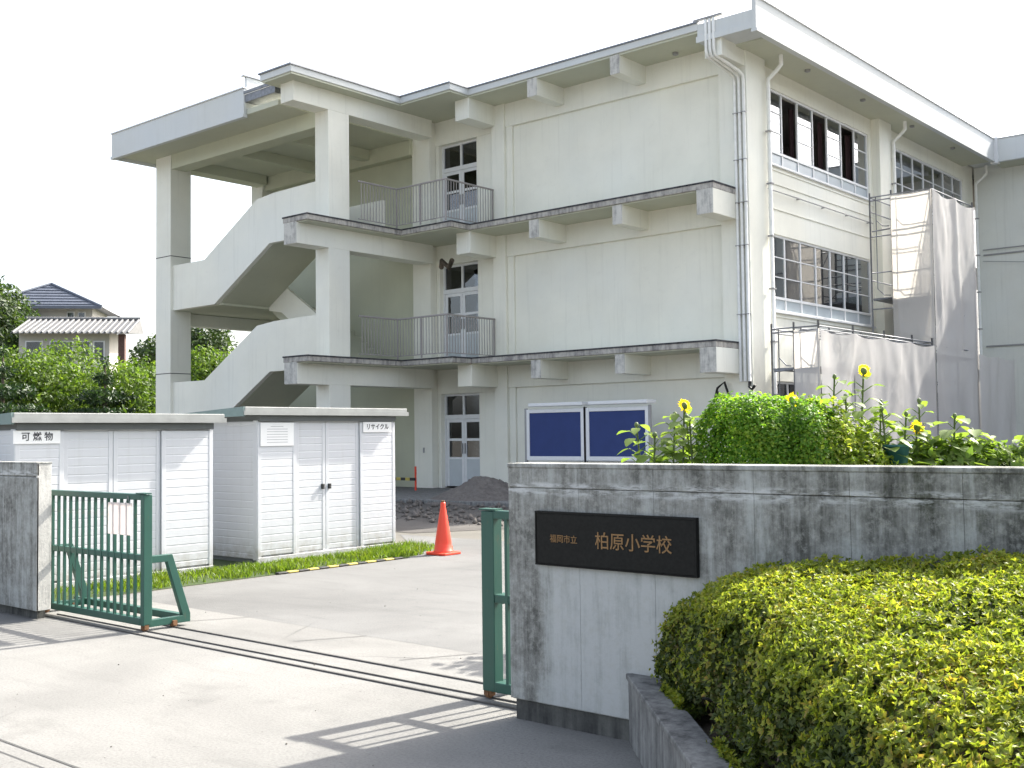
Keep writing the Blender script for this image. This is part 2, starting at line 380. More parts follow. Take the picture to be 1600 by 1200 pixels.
# ------------------------------------------------------------------ text
def text_mesh(s, size, bold=0, extrude=.002, spacing=1.0):
    cu = bpy.data.curves.new('lettering', 'FONT'); cu.body = s; cu.size = size; cu.extrude = extrude; cu.offset = bold
    cu.align_x = 'CENTER'; cu.align_y = 'CENTER'; cu.space_character = spacing; cu.resolution_u = 3
    ob = bpy.data.objects.new('tmp', cu); COL.objects.link(ob)
    bpy.context.view_layer.update(); dg = bpy.context.evaluated_depsgraph_get()
    me = bpy.data.meshes.new_from_object(ob.evaluated_get(dg))
    bpy.data.objects.remove(ob); me.materials.clear(); return me

# ------------------------------------------------------------------ ground
def sheet(name, poly, z, mat):
    me = bpy.data.meshes.new(name); me.from_pydata([(x, y, z) for x, y in poly], [], [tuple(range(len(poly)))]); me.update()
    return tag(obj(name, me, mat), kind='structure')
sheet('ground', [(-400, -300), (400, -300), (400, 500), (-400, 500)], -.004, M['yard'])
sheet('forecourt_paving', [(-40, -30), (40, -30), (40, 6.07), (-40, 6.07)], .0, M['concrete'])
sheet('driveway_asphalt', [(-10.55, 6.074), (9, 6.074), (9, 13.6), (-13.2, 12.6), (-11.2, 11.0), (-10.55, 10.2)], .0, M['asphalt'])
sheet('dug_ground', [(-26, 12.9), (-13.2, 12.9), (-12, 15.2), (-10, 16.5), (-10, 22.9), (-30, 22.9)], .002, M['wetdirt'])
sheet('gutter_paving', [(-30, 2.40), (-1.2, 2.40), (-1.2, 2.68), (-30, 2.68)], .003, M['concrete'])
joint = sheet('paving_joint', [(-30, 2.68), (-2.2, 2.68), (-2.2, 2.692), (-30, 2.692)], .0045, M['joint'])
sheet('paving_joint.001', [(-30, 2.79), (-2.3, 2.79), (-2.3, 2.80), (-30, 2.80)], .0045, M['joint'])
for k, x in enumerate((-7.05, -5.85, -8.6)):
    sheet('paving_joint', [(x, 5.56), (x+.012, 5.56), (x+.30, 6.07), (x+.288, 6.07)], .0045, M['joint'])
# hillside behind the trees
n = 30; V = []; Fq = []
for i in range(n+1):
    for j in range(12):
        a = j/11.0; x = -120 + i*(90/n); y = 26 + j*8 - (x+38)*.55
        h = 3.2*(1-math.exp(-((j/4.0)**2))) + .3*math.sin(i*1.3+j)
        V.append((x, y, h-.4))
for i in range(n):
    for j in range(11): Fq.append((i*12+j, (i+1)*12+j, (i+1)*12+j+1, i*12+j+1))
tag(obj('hillside', npmesh('hillside', V, Fq, M['hill'], True)), kind='structure')

# ------------------------------------------------------------------ school building
S = thing('school_building', 'three storey cream concrete school block with open outside staircase and roof overhang', 'building', (-18, 23, 0))
def sb(name, x0, x1, y0, y1, z0, z1, mat='wall', bevel=.012, parent=S): return B(x0, x1, y0, y1, z0, z1).build(name, M[mat], parent, bevel=bevel)
Z2, Z3, ZR = 3.68, 7.28, 10.95
FL = (0.10, Z2, Z3)
# gable wall: recessed panels, upstand beams, columns
for k, zf in enumerate(FL):
    zt = (Z2, Z3, ZR)[k]; zp = (2.88, 6.48, 10.08)[k]
    sb('wall_panel', -19.63, -13.10, 23.15, 23.40, zf-.02 if k else 0, zp+.05)
    sb('wall_beam', -19.85, -13.12, 23.06, 23.40, zp, zt-.10)
    sb('lintel_wall', -22.62, -20.31, 23.10, 23.42, (2.78, 6.51, 10.03)[k], zt-.10)
    sb('jamb_wall', -20.97, -20.32, 23.103, 23.42, zf-.05 if k else 0, (2.78, 6.51, 10.03)[k])
    sb('jamb_wall', -22.59, -22.46, 23.103, 23.42, zf-.05 if k else 0, (2.78, 6.51, 10.03)[k])
sb('column', -20.31, -19.85, 23.0, 23.45, 0, 10.8)
sb('edge_strip', -19.85, -19.63, 23.09, 23.42, 0, 10.8)
sb('column', -13.12, -12.38, 22.98, 23.92, 0, 10.6)
sb('column', -23.32, -22.60, 22.86, 23.4, 0, 10.8)
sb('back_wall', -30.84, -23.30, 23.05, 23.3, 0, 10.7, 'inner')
sb('column', -30.84, -30.24, 22.66, 23.26, 0, 10.5)
# ledges and balcony floors with blackened edges
def plan(ys): return [(-24.6, 23.12), (-24.6, 19.24), (-23.015, 19.24), (-23.015, ys), (-22.037, ys), (-22.037, 21.164), (-20.146, 21.164), (-20.146, 21.893), (-12.687, 21.893), (-12.687, 23.12)]
for zt in (Z2, Z3):
    p = plan(17.887)
    MB().prism(p, zt-.17, zt-.02).build('balcony_slab', M['edge'], S, bevel=.01)
    q_ = [(x, y) for x, y in p]; MB().prism([(-24.6, 23.12), (-24.6, 19.235), (-23.03, 19.235), (-23.03, 17.872), (-22.022, 17.872), (-22.022, 21.149), (-20.131, 21.149), (-20.131, 21.878), (-12.672, 21.878), (-12.672, 23.12)], zt-.045, zt-.008).build('slab_top_edge', M['soot'], S)
    ins = [(-24.5, 23.1), (-24.5, 19.3), (-22.95, 19.3), (-22.95, 17.95), (-22.10, 17.95), (-22.10, 21.22), (-20.21, 21.22), (-20.21, 21.95), (-12.75, 21.95), (-12.75, 23.1)]
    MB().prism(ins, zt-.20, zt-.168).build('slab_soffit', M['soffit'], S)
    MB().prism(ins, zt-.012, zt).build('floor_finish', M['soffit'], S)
# floor drip upstand lines
rp = [(-23.3, 23.3), (-23.3, 17.39), (-22.037, 17.39), (-22.037, 21.164), (-20.146, 21.164), (-20.146, 21.893), (-13.0, 21.893), (-13.0, 23.3)]
MB().prism(rp, ZR-.17, ZR).build('roof_slab', M['fascia'], S, bevel=.01)
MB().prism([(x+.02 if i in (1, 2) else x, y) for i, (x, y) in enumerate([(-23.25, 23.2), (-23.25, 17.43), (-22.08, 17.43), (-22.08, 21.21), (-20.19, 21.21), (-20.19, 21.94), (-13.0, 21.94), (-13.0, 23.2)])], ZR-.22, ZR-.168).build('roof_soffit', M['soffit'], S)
MB().prism([(-23.34, 23.3), (-23.34, 17.35), (-22.0, 17.35), (-22.0, 21.13), (-20.11, 21.13), (-20.11, 21.86), (-13.0, 21.86), (-13.0, 23.3)], ZR-.002, ZR+.035).build('roof_trim', M['steel'], S)
sb('roof_deck', -22.9, -12.35, 23.12, 46.5, 10.62, 10.9, 'fascia')
# gable beams under each slab
for lv, zt in enumerate((Z2, Z3, ZR)):
    sb('beam', -20.69, -20.18, 21.94, 23.05, zt-.78, zt-.19)
    for x0, x1 in ((-18.10, -17.78), (-15.48, -15.20)):
        sb('beam', x0, x1, 21.93, 23.10, zt-.66, zt-.19)
        sb('beam_end', x0+.002, x1-.002, 21.918, 21.932, zt-.655, zt-.19, 'stained', 0)
    if lv < 2:
        sb('beam', -13.12, -12.69, 21.90, 23.0, zt-.745, zt-.172)
        sb('beam_end', -13.115, -12.695, 21.888, 21.902, zt-.74, zt-.172, 'stained', 0)
    else:
        sb('beam', -12.86, -12.42, 21.95, 23.0, 10.10, 10.93)
# facade fascia and corner eave
sb('eave_box', -13.02, -11.62, 21.90, 23.0, 10.50, 10.92, 'fascia')
sb('eave_trim', -13.03, -11.60, 21.86, 21.90, 10.48, 10.62, 'fascia', .005)
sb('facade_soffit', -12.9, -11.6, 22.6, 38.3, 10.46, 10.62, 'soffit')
sb('fascia', -11.60, -11.50, 21.84, 38.14, 10.46, 11.15, 'fascia')
sb('fascia_lip', -11.62, -11.47, 21.83, 38.12, 10.385, 10.46, 'fascia', .006)
sb('fascia_cap', -11.62, -11.46, 21.82, 38.15, 11.15, 11.18, 'alu', .005)
# facade walls (bay 1, bay 2), columns between
bays = ((23.92, 24.40, 30.48, 30.66), (31.55, 32.20, 38.35, 39.3))
ZW = ((0.95, 2.80), (4.51, 6.395), (8.11, 9.995))
sb('column', -13.1, -12.35, 30.66, 31.55, 0, 10.5)
for (a0, a, b_, b1) in bays:
    for z0, z1 in ((0, .95), (2.80, 4.51), (6.395, 8.11), (9.995, 10.6)):
        sb('spandrel_wall', -12.85, -12.60, a0, b1, z0, z1)
    for z0, z1 in ZW:
        if a - a0 > .02: sb('jamb_wall', -12.85, -12.602, a0, a, z0, z1, bevel=0)
        if b1 - b_ > .02: sb('jamb_wall', -12.85, -12.602, b_, b1, z0, z1, bevel=0)
    for z in (4.36, 7.0, 7.62, 7.96):
        sb('string_course', -12.61, -12.575, a0, b1, z, z+.035, bevel=.004)
# interior
for zt in (0.05, Z2, Z3): sb('room_floor', -22, -12.9, 23.42, 45, zt-.25, zt-.02, 'interior', 0)
sb('room_wall', -19.2, -19.0, 23.4, 45, 0, 10.5, 'interior', 0)
sb('room_wall', -12.9, -19.0, 30.9, 31.0, 0, 10.5, 'interior', 0)
sb('ceiling', -22, -12.9, 23.42, 45, 10.2, 10.4, 'interior', 0)
sb('rear_wall', -23.3, -23.0, 23.3, 46, 0, 10.8)
sb('corridor_wall', -23.0, -19.3, 27.2, 27.3, 0, 10.5, 'interior', 0)
# windows: frame, mullions, panes
def window(y0, y1, z0, z1, ncol=7, openings=()):
    fr = MB(); x0, x1 = -12.70, -12.655
    fr.box(x0, x1+.02, y0, y1, z0, z0+.05); fr.box(x0, x1+.012, y0, y1, z1-.05, z1)
    fr.box(x0, x1+.011, y0, y0+.05, z0, z1); fr.box(x0, x1+.011, y1-.05, y1, z0, z1)
    zh = z0 + .34; fr.box(x0, x1+.01, y0+.05, y1-.05, zh-.03, zh+.03)
    pw = (y1-y0)/ncol; rows = np.linspace(zh+.03, z1-.05, 4)
    for i in range(1, ncol): fr.box(x0, x1, y0+i*pw-.026, y0+i*pw+.026, z0+.05, z1-.05)
    for i in range(ncol):
        if i in openings: continue
        for zr in rows[1:3]: fr.box(x0+.01, x1-.008, y0+i*pw+.035, y0+(i+1)*pw-.035, zr-.012, zr+.012)
    W = fr.build('window', M['alu'], S)
    sillb = B(-12.66, -12.53, y0-.03, y1+.03, z0-.05, z0+.004).build('sill', M['alu'], W, bevel=.006)
    for i in range(ncol):
        a, b2 = y0+i*pw+.03, y0+(i+1)*pw-.03
        B(-12.685, -12.679, a, b2, z0+.045, zh-.028).build('pane', M['frost'], W)
        if i in openings: continue
        for r in range(3):
            B(-12.685, -12.679, a, b2, rows[r]-.01 if r == 0 else rows[r]+.01, rows[r+1]-.005).build('pane', M['glass'], W)
    return W
for bi, (a0, a, b_, b1) in enumerate(bays):
    for k, (z0, z1) in enumerate(ZW):
        window(a, b_, z0, z1, 7, {(0, 2): (1, 3, 5)}.get((bi, k), ()))
for i in range(7):
    y = 24.40+(i+.12)*(6.08/7); cm = MB(); nn = 8
    pts = [(-12.95+.03*math.sin(q*2.1+i), y+q*.035) for q in range(nn)]
    cm.add([(*p, 8.15) for p in pts]+[(*p, 9.9) for p in pts], [(q, q+1, nn+q+1, nn+q) for q in range(nn-1)]); cm.build('curtain', M['curtain'], S)
# doors on the gable
def door(zf, zh, zt):
    x0, x1, y = -22.46, -20.97, 23.30
    fr = MB(); mid = (x0+x1)/2
    fr.box(x0, x0+.06, y-.05, y+.04, zf, zt); fr.box(x1-.06, x1, y-.05, y+.04, zf, zt)
    fr.box(x0+.06, x1-.06, y-.049, y+.04, zt-.06, zt); fr.box(x0+.06, x1-.06, y-.052, y+.04, zh-.06, zh+.06)
    fr.box(mid-.03, mid+.03, y-.045, y+.03, zh+.06, zt-.06)
    D = fr.build('door', M['alu'], S)
    for a, b2 in ((x0+.06, mid-.03), (mid+.03, x1-.06)): B(a, b2, y, y+.008, zh+.06, zt-.06).build('pane', M['doorglass'], D)
    for s_, (a, b2) in enumerate(((x0+.065, mid-.004), (mid+.004, x1-.065))):
        lf = MB(); zb = zf+.85; yy = y-.03
        lf.box(a, a+.09, yy, yy+.04, zf+.02, zh-.065); lf.box(b2-.09, b2, yy, yy+.04, zf+.02, zh-.065)
        lf.box(a+.09, b2-.09, yy, yy+.04, zh-.155, zh-.065); lf.box(a+.09, b2-.09, yy+.001, yy+.04, zb-.06, zb)
        zc = (zb+zh-.15)/2; lf.box(a+.09, b2-.09, yy+.002, yy+.038, zc-.035, zc+.035)
        lf.build('door_leaf', M['alu'], D)
        B(a+.09, b2-.09, yy+.012, yy+.03, zf+.02, zb-.06).build('door_panel', M['doorpanel'], D)
        for q0, q1 in ((zb, zc-.035), (zc+.035, zh-.155)): B(a+.09, b2-.09, yy+.015, yy+.022, q0, q1).build('pane', M['doorglass'], D)
        hx = b2-.05 if s_ == 0 else a+.05
        B(hx-.015, hx+.015, yy-.05, yy, zf+.95, zf+1.25).build('door_handle', M['bracket'], D, bevel=.006)
door(0.12, 2.12, 2.78); door(Z2, 5.75, 6.51); door(Z3, 9.3, 10.03)
# staircase
sb('column', -23.006, -22.464, 18.954, 19.678, 0, 10.24)
sb('column', -30.68, -29.872, 18.954, 19.678, 0, 10.3)
for z in (3.587, 7.187):
    sb('column_joint', -30.684, -29.868, 18.95, 19.682, z-.012, z+.012, 'joint', 0)
for zt in (Z2, Z3):
    sb('stair_beam', -22.980, -22.458, 17.90, 22.84, zt-.73, zt-.19)
    sb('beam_end', -22.972, -22.47, 17.888, 17.902, zt-.725, zt-.172, 'stained', 0)
sb('stair_beam', -22.980, -22.458, 17.80, 22.84, 10.22, 10.76)
TOP = [(-29.90, 6.89), (-28.24, 6.89), (-25.69, 8.32), (-24.93, 8.39), (-22.98, 8.43)]
BOT = [(-22.98, 7.08), (-24.45, 7.0), (-25.11, 7.0), (-27.73, 5.52), (-29.90, 5.51)]
for dz in (0, -3.58):
    poly = [(x, z+dz) for x, z in TOP] + [(x, max(z+dz, .02)) for x, z in BOT]
    MB().prism(poly[::-1], 19.05, 19.20, 'y').build('stair_parapet', M['wall'], S, bevel=.01)
    # landing
    zl = 5.66+dz
    sb('landing', -30.35, -27.6, 19.2, 23.05, zl-.16, zl, 'soffit')
    sb('landing_parapet', -30.33, -30.18, 19.68, 22.66, zl-.14, 6.89+dz)
    sb('landing_beam', -30.5, -30.2, 19.68, 22.66, zl-.55, zl-.17)
    # outer flight (landing -> upper floor) with steps on top
    up = []; N = 10
    for i in range(N):
        x0_ = -27.6 + i*(3.0/N); z0_ = zl + i*((Z3+dz+.02-zl)/N); z1_ = zl + (i+1)*((Z3+dz+.02-zl)/N)
        up += [(x0_, z0_), (x0_, z1_)]
    up += [(-24.6, Z3+dz), (-24.6, Z3+dz-.2), (-25.05, Z3+dz-.24), (-27.7, zl-.15), (-27.7, zl)]
    MB().prism(up[::-1], 19.21, 20.92, 'y').build('stair_flight', M['soffit'], S)
    # inner flight (lower floor -> landing)
    zlo = max(Z2+dz, .05); dn = []
    for i in range(N):
        x0_ = -24.6 - i*(3.0/N); z0_ = zlo + i*((zl-zlo)/N); z1_ = zlo + (i+1)*((zl-zlo)/N)
        dn += [(x0_, z0_), (x0_, z1_)]
    dn += [(-27.6, zl), (-27.6, zl-.25), (-24.6, zlo-.25 if zlo > 1 else .0)]
    MB().prism(dn, 21.06, 23.05, 'y').build('stair_flight', M['soffit'], S)
    ip = [(-24.5, zlo), (-24.5, zlo+.95), (-27.6, zl+.95), (-27.6, zl-.2), (-27.0, zl-.3)]
    MB().prism(ip, 20.93, 21.05, 'y').build('inner_parapet', M['wall'], S)
sb('inner_parapet', -24.5, -22.55, 20.95, 21.05, Z3, Z3+.85)
sb('ground_slab', -31, -12.3, 18.6, 23.2, -.1, .09, 'kerb')
# stair roof
sb('stair_roof', -31.3, -23.28, 17.96, 23.3, 10.30, 10.45, 'soffit')
sb('fascia', -31.40, -24.64, 17.86, 17.96, 10.30, 11.0, 'fascia')
sb('fascia_lip', -31.42, -24.62, 17.83, 17.965, 10.215, 10.30, 'fascia', .006)
sb('fascia_cap', -31.43, -24.61, 17.82, 17.98, 11.0, 11.03, 'alu', .004)
sb('fascia', -31.40, -31.30, 17.965, 23.3, 10.22, 11.0, 'fascia')
sb('fascia_return', -24.74, -24.66, 17.965, 23.0, 10.45, 11.34, 'fascia')
sb('roof_gutter', -24.64, -23.34, 17.90, 18.4, 10.62, 10.84, 'steel')
sb('return_cap', -24.76, -24.63, 17.86, 23.0, 11.34, 11.365, 'steel', 0)
sb('gutter_trim', -24.66, -23.34, 17.86, 17.90, 10.84, 10.92, 'steel', .004)
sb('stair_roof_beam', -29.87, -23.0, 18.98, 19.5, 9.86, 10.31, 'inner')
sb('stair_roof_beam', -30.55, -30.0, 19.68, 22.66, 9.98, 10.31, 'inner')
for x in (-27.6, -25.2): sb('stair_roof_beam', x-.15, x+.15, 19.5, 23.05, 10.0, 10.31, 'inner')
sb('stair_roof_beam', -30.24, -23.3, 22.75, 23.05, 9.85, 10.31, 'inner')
# railings on the two balconies
bal = B(-.008, .008, -.008, .008, 0, 1.0).mesh('baluster'); bal.materials.append(M['rail'])
so_ = OFF[S.name][0]
for zt in (Z2, Z3):
    path = [(-22.12, 19.68), (-22.12, 21.08), (-20.25, 21.08), (-20.25, 22.98)]
    r_mb = MB()
    r_mb.tube([(*q, zt+1.10) for q in path], .026, 8); r_mb.tube([(*q, zt+.09) for q in path], .014, 6)
    rl = r_mb.build('railing', M['rail'], S)
    for (p, q) in zip(path, path[1:]):
        Ln = math.dist(p, q); nb = int(Ln/.105)
        for i in range(1, nb):
            f = i/nb; x = p[0]+(q[0]-p[0])*f; y = p[1]+(q[1]-p[1])*f
            obj('baluster', bal, None, rl, (x-so_.x, y-so_.y, zt+.09))
    for q in path[1:3]+[(-20.25, 22.95), (-21.2, 21.08)]:
        B(q[0]-.018, q[0]+.018, q[1]-.018, q[1]+.018, zt, zt+1.10).build('rail_post', M['rail'], rl)
# pipes on the gable corner
for i in range(3):
    x = -12.66 + i*.115; xt = -12.78 + i*.10
    pts = [(xt, 22.1, 11.02), (xt, 21.95, 11.02), (xt, 21.885, 10.95), (xt, 21.885, 10.25), (xt+.01, 21.92, 10.12), (x-.02, 22.75, 9.93), (x, 22.90, 9.86), (x, 22.93, 9.7), (x, 22.93, 2.75)]
    MB().tube(pts, .038, 10).build('conduit', M['pipe'], S, True)
for z in (9.0, 7.9, 6.9, 5.9, 4.3): sb('pipe_bracket', -12.71, -12.385, 22.89, 22.975, z-.010, z+.010, 'bracket', 0)
def downpipe(x, y, z1, z0=.05, r=.05, elbow=(.35, 0)):
    MB().tube([(x+elbow[0], y+elbow[1], 10.47), (x+elbow[0], y+elbow[1], z1+.28), (x+elbow[0]*.7, y, z1+.18), (x, y, z1), (x, y, z1-.15), (x, y, z0)], r, 10).build('downpipe', M['pipe'], S, True)
    for z in np.arange(1.2, z1, 1.25): sb('pipe_bracket', x-.065, x+.065, y-.066, y+.066, z-.018, z+.018, 'bracket', 0)
downpipe(-12.28, 23.86, 9.95); downpipe(-12.28, 31.50, 9.95); downpipe(-12.32, 38.75, 9.9)
# soffit vents
for x, y, z in ((-14.1, 22.7, 10.72), (-11.95, 25.3, 10.46), (-11.95, 28.6, 10.46), (-11.95, 32.1, 10.46), (-11.95, 35.5, 10.46)):
    MB().lathe([(.02, 0), (.07, 0), (.07, -.05), (.02, -.07)], 12, (x, y, z)).build('soffit_vent', M['bracket'], S)
# cable rack along the facade and small things
MB().tube([(-12.50, 24.0, 7.42), (-12.50, 30.4, 7.42)], .015, 6).build('cable_rack', M['bracket'], S)
for y in np.arange(24.4, 30.4, 1.45): sb('rack_bracket', -12.60, -12.49, y-.008, y+.008, 7.40, 7.43, 'bracket', 0)
sb('roof_bracket', -13.1, -12.35, 21.86, 21.95, 10.985, 11.03, 'bracket', 0)
MB().tube([(-13.3, 22.98, 2.55), (-13.35, 22.9, 2.3), (-13.25, 22.88, 2.62), (-13.05, 22.86, 2.75), (-12.95, 22.9, 2.4)], .03, 8).build('cable_loop', M['black'], S, True)
MB().tube([(-12.43, 22.93, 2.75), (-12.43, 22.90, 2.62), (-12.36, 22.90, 2.56), (-12.28, 22.9, 2.66)], .035, 8).build('pipe_end', M['black'], S, True)
MB().tube([(-21.9, 22.6, 6.35), (-21.7, 22.4, 6.5), (-21.5, 22.5, 6.3), (-21.2, 22.3, 6.45)], .07, 8).build('swallow_nest', M['soil'], S, True)
B(-22.95, -22.90, 22.84, 22.87, 1.1, 1.25).build('switch_box', M['bracket'], S)

# ------------------------------------------------------------------ wing
Wg = thing('school_wing', 'rear school wing with pale wall set square to the main block', 'building', (0, 42, 0))
def wb(name, x0, x1, y0, y1, z0, z1, mat='wall2', bevel=.012): return B(x0, x1, y0, y1, z0, z1).build(name, M[mat], Wg, bevel=bevel)
wb('wall', -12.55, 14, 39.30, 39.6, 0, 10.6)
wb('end_wall', 13.7, 14, 39.6, 47, 0, 10.6); wb('rear_wall', -12.55, 14, 47, 47.3, 0, 10.6)
wb('roof', -12.5, 14.3, 38.3, 47.5, 10.55, 10.75, 'fascia')
wb('soffit', -11.6, 14.2, 38.3, 39.3, 10.40, 10.55, 'soffit')
wb('fascia', -11.40, 14.4, 38.16, 38.28, 10.46, 11.15, 'fascia'); wb('fascia_lip', -11.42, 14.4, 38.13, 38.29, 10.385, 10.46, 'fascia', .005)
wb('fascia_cap', -11.42, 14.4, 38.12, 38.30, 11.15, 11.18, 'alu', .004)
wb('corner_post', -11.62, -11.38, 38.10, 38.32, 10.34, 11.22, 'alu', .01)
for z in (4.36, 7.48): wb('string_course', -12.3, 14, 39.255, 39.302, z, z+.05, 'bracket', .004)
MB().tube([(-12.3, 39.22, 7.68), (14, 39.22, 7.62)], .02, 6).build('conduit', M['bracket'], Wg)
MB().tube([(-12.3, 39.2, 7.30), (-10.8, 39.1, 7.10), (-9.0, 38.9, 7.3)], .012, 6).build('cable', M['bracket'], Wg)
for i in range(5):
    x = -9.9 + i*4.6
    fr = B(x, x+2.6, 39.24, 39.30, 1.0, 2.9).build('window', M['brick'] if i == 0 else M['alu'], Wg)
    for j in range(3): B(x+.1+j*.83, x+.85+j*.83, 39.225, 39.24, 1.1, 2.8).build('pane', M['glass'], fr)
    for z in (4.9, 8.2):
        fr = B(x, x+2.6, 39.24, 39.30, z, z+1.7).build('window', M['alu'], Wg)
        for j in range(3): B(x+.1+j*.83, x+.85+j*.83, 39.225, 39.24, z+.1, z+1.6).build('pane', M['glass'], fr)

# ------------------------------------------------------------------ scaffolds and nets
def scaffold(name, label, ys, xs, zt, z0=0.0, plank=()):
    T = thing(name, label, 'scaffold', (xs[0], ys[0], 0), group=None)
    def tb(nm, a, b2, r=.024): MB().tube([a, b2], r, 8).build(nm, M['steel'], T, True)
    for y in ys:
        for x in xs: tb('standard', (x, y, z0), (x, y, zt+.12))
        for z in np.arange(1.9, zt+.05, 1.9 if zt < 5 else 1.0):
            tb('transom', (xs[0], y, z), (xs[-1], y, z), .018)
        tb('transom', (xs[0], y, zt), (xs[-1], y, zt), .018)
    for x in xs:
        for z in list(np.arange(1.9, zt, 1.9))+[zt]: tb('ledger', (x, ys[0], z), (x, ys[-1], z), .018)
    for y0, y1 in zip(ys, ys[1:]):
        for z in np.arange(.2, zt-1.2, 1.9): tb('brace', (xs[-1]-.03, y0, z), (xs[-1]-.03, y1, z+1.7), .014)
    for y in ys[:1]:
        for x0, x1 in zip(xs, xs[1:]):
            for z in np.arange(zt-.95, max(zt-3, 1), -1.9):
                MB().tube([(x0+.17, y, zt-.02), (x0+.17, y, z+.3), (x0+.35, y, z+.12), (x1-.08, y, z+.1)], .014, 6).build('frame_brace', M['steel'], T, True)
                tb('knee_brace', (x0+.05, y, z), (x1-.03, y, z+.02), .02)
    for z in plank:
        for k, (x0, x1) in enumerate(zip(xs, xs[1:])):
            B(x0+.03, x1-.03, ys[0], ys[-1], z-.05, z).build('deck', M['steel'], T)
    return T
scaffold('scaffold', 'low bare ended steel scaffold frame along the ground floor windows', [22.7, 24.5, 26.3, 28.1, 29.5], [-11.74, -11.20, -10.62], 3.88, plank=(1.95, 3.0))
scaffold('scaffold', 'tall steel scaffold tower in front of the second window bay', [29.62, 31.3, 32.9], [-12.26, -11.66, -10.58], 8.0, plank=(1.9, 3.6, 5.2))
def net(label, P0, P1, z0, z1, seed, sag=.10, amp=.05, nx=40, nz=50, edge=0.0):
    """hanging sheet from P0 to P1 (xy), folds pushed out along its normal"""
    rg = np.random.default_rng(seed); P0 = np.array(P0, float); P1 = np.array(P1, float); L = np.linalg.norm(P1-P0); d = (P1-P0)/L; nrm = np.array([d[1], -d[0]])
    s = np.linspace(0, 1, nx+1); tt = np.linspace(0, 1, nz+1); SS, TT = np.meshgrid(s, tt, indexing='ij')
    H = z1-z0
    nt_ = max(1, int(round(L/1.7))); tie = np.abs(np.sin(np.pi*SS*nt_))
    ztop = -sag*tie**1.0
    Zc = z0 + H*TT + ztop*TT**6
    off = np.zeros_like(SS)
    for k in range(7):
        fx = rg.uniform(.6, 2.2)*L; fz = rg.uniform(-1.6, 1.6)*H*.5; ph = rg.uniform(0, 6.28)
        w_ = np.sin(fx*SS*2.2+fz*TT*2+ph); off += amp*.35*np.sign(w_)*np.abs(w_)**1.6
    for k in range(nt_+1):
        s0 = k/nt_; off += amp*1.0*np.exp(-((SS-s0-(1-TT)*rg.uniform(-.35, .35))/.05)**2)*np.clip(TT*1.4-.3, 0, 1)
    off += amp*.25*rg.normal(size=SS.shape)*.3
    edgef = np.clip(np.minimum(SS, 1-SS)*8, 0, 1); off *= edgef*.9+.1
    X_ = P0[0]+d[0]*L*SS+nrm[0]*(off+edge); Y_ = P0[1]+d[1]*L*SS+nrm[1]*(off+edge)
    V = np.stack([X_, Y_, Zc], -1).reshape(-1, 3)
    i, j = np.meshgrid(np.arange(nx), np.arange(nz), indexing='ij'); a = i*(nz+1)+j
    Fq = np.stack([a, a+nz+1, a+nz+2, a+1], -1).reshape(-1, 4)
    o = obj('scaffold_net', npmesh('scaffold_net', V-np.array([P0[0], P0[1], 0]), Fq, M['net'], True)); o.location = (P0[0], P0[1], 0)
    return tag(o, label, 'net', 'mesh sheets hung on the scaffolds')
net('translucent mesh sheet on the narrow gable end of the tall scaffold tower', (-11.66, 29.57), (-10.55, 29.57), .05, 7.98, 3, .03, .03)
net('long grey mesh sheet hanging down the broad side of the tall tower', (-10.53, 29.57), (-10.53, 32.95), .05, 7.98, 4, .12, .055)
net('small mesh sheet on the end bay of the low scaffold beside the bare frame', (-11.18, 22.66), (-10.58, 22.66), .05, 3.82, 5, .04, .03, 20, 30)
net('wide grey mesh sheet with creases along the low scaffold', (-10.56, 22.66), (-10.56, 29.5), .05, 3.80, 6, .07, .05, 70, 30)
net('low mesh sheet between the tower and the rear wing', (-10.50, 32.80), (-10.50, 36.1), .05, 3.72, 8, .05, .06)

# ------------------------------------------------------------------ notice boards
def notice(label, xc):
    T = thing('notice_board', label, 'notice board', (xc, 21.4, 0), group='blue notice boards in front of the gable')
    w_, z0, z1 = .80, 1.05, 2.12
    fr = MB(); fr.box(xc-w_, xc+w_, 21.4, 21.46, z0-.10, z0); fr.box(xc-w_, xc+w_, 21.4, 21.46, z1, z1+.09)
    fr.box(xc-w_-.09, xc-w_, 21.398, 21.462, z0-.10, z1+.09); fr.box(xc+w_, xc+w_+.09, 21.398, 21.462, z0-.10, z1+.09)
    fr.build('frame', M['alu'], T, bevel=.008)
    B(xc-w_, xc+w_, 21.42, 21.45, z0, z1).build('board', M['blue'], T)
    for s_ in (-1, 1): B(xc+s_*(w_+.12)-.03, xc+s_*(w_+.12)+.03, 21.40, 21.46, .0, z1+.12).build('post', M['bracket'], T)
    B(xc-w_+.05, xc+w_+.12, 21.30, 21.7, z1+.16, z1+.24).build('canopy', M['alu'], T, bevel=.01)
    return T
notice('blue felt notice board in white frame, the one next to the gable door', -16.95); notice('blue felt notice board in white frame, half hidden by sunflower leaves', -15.10)

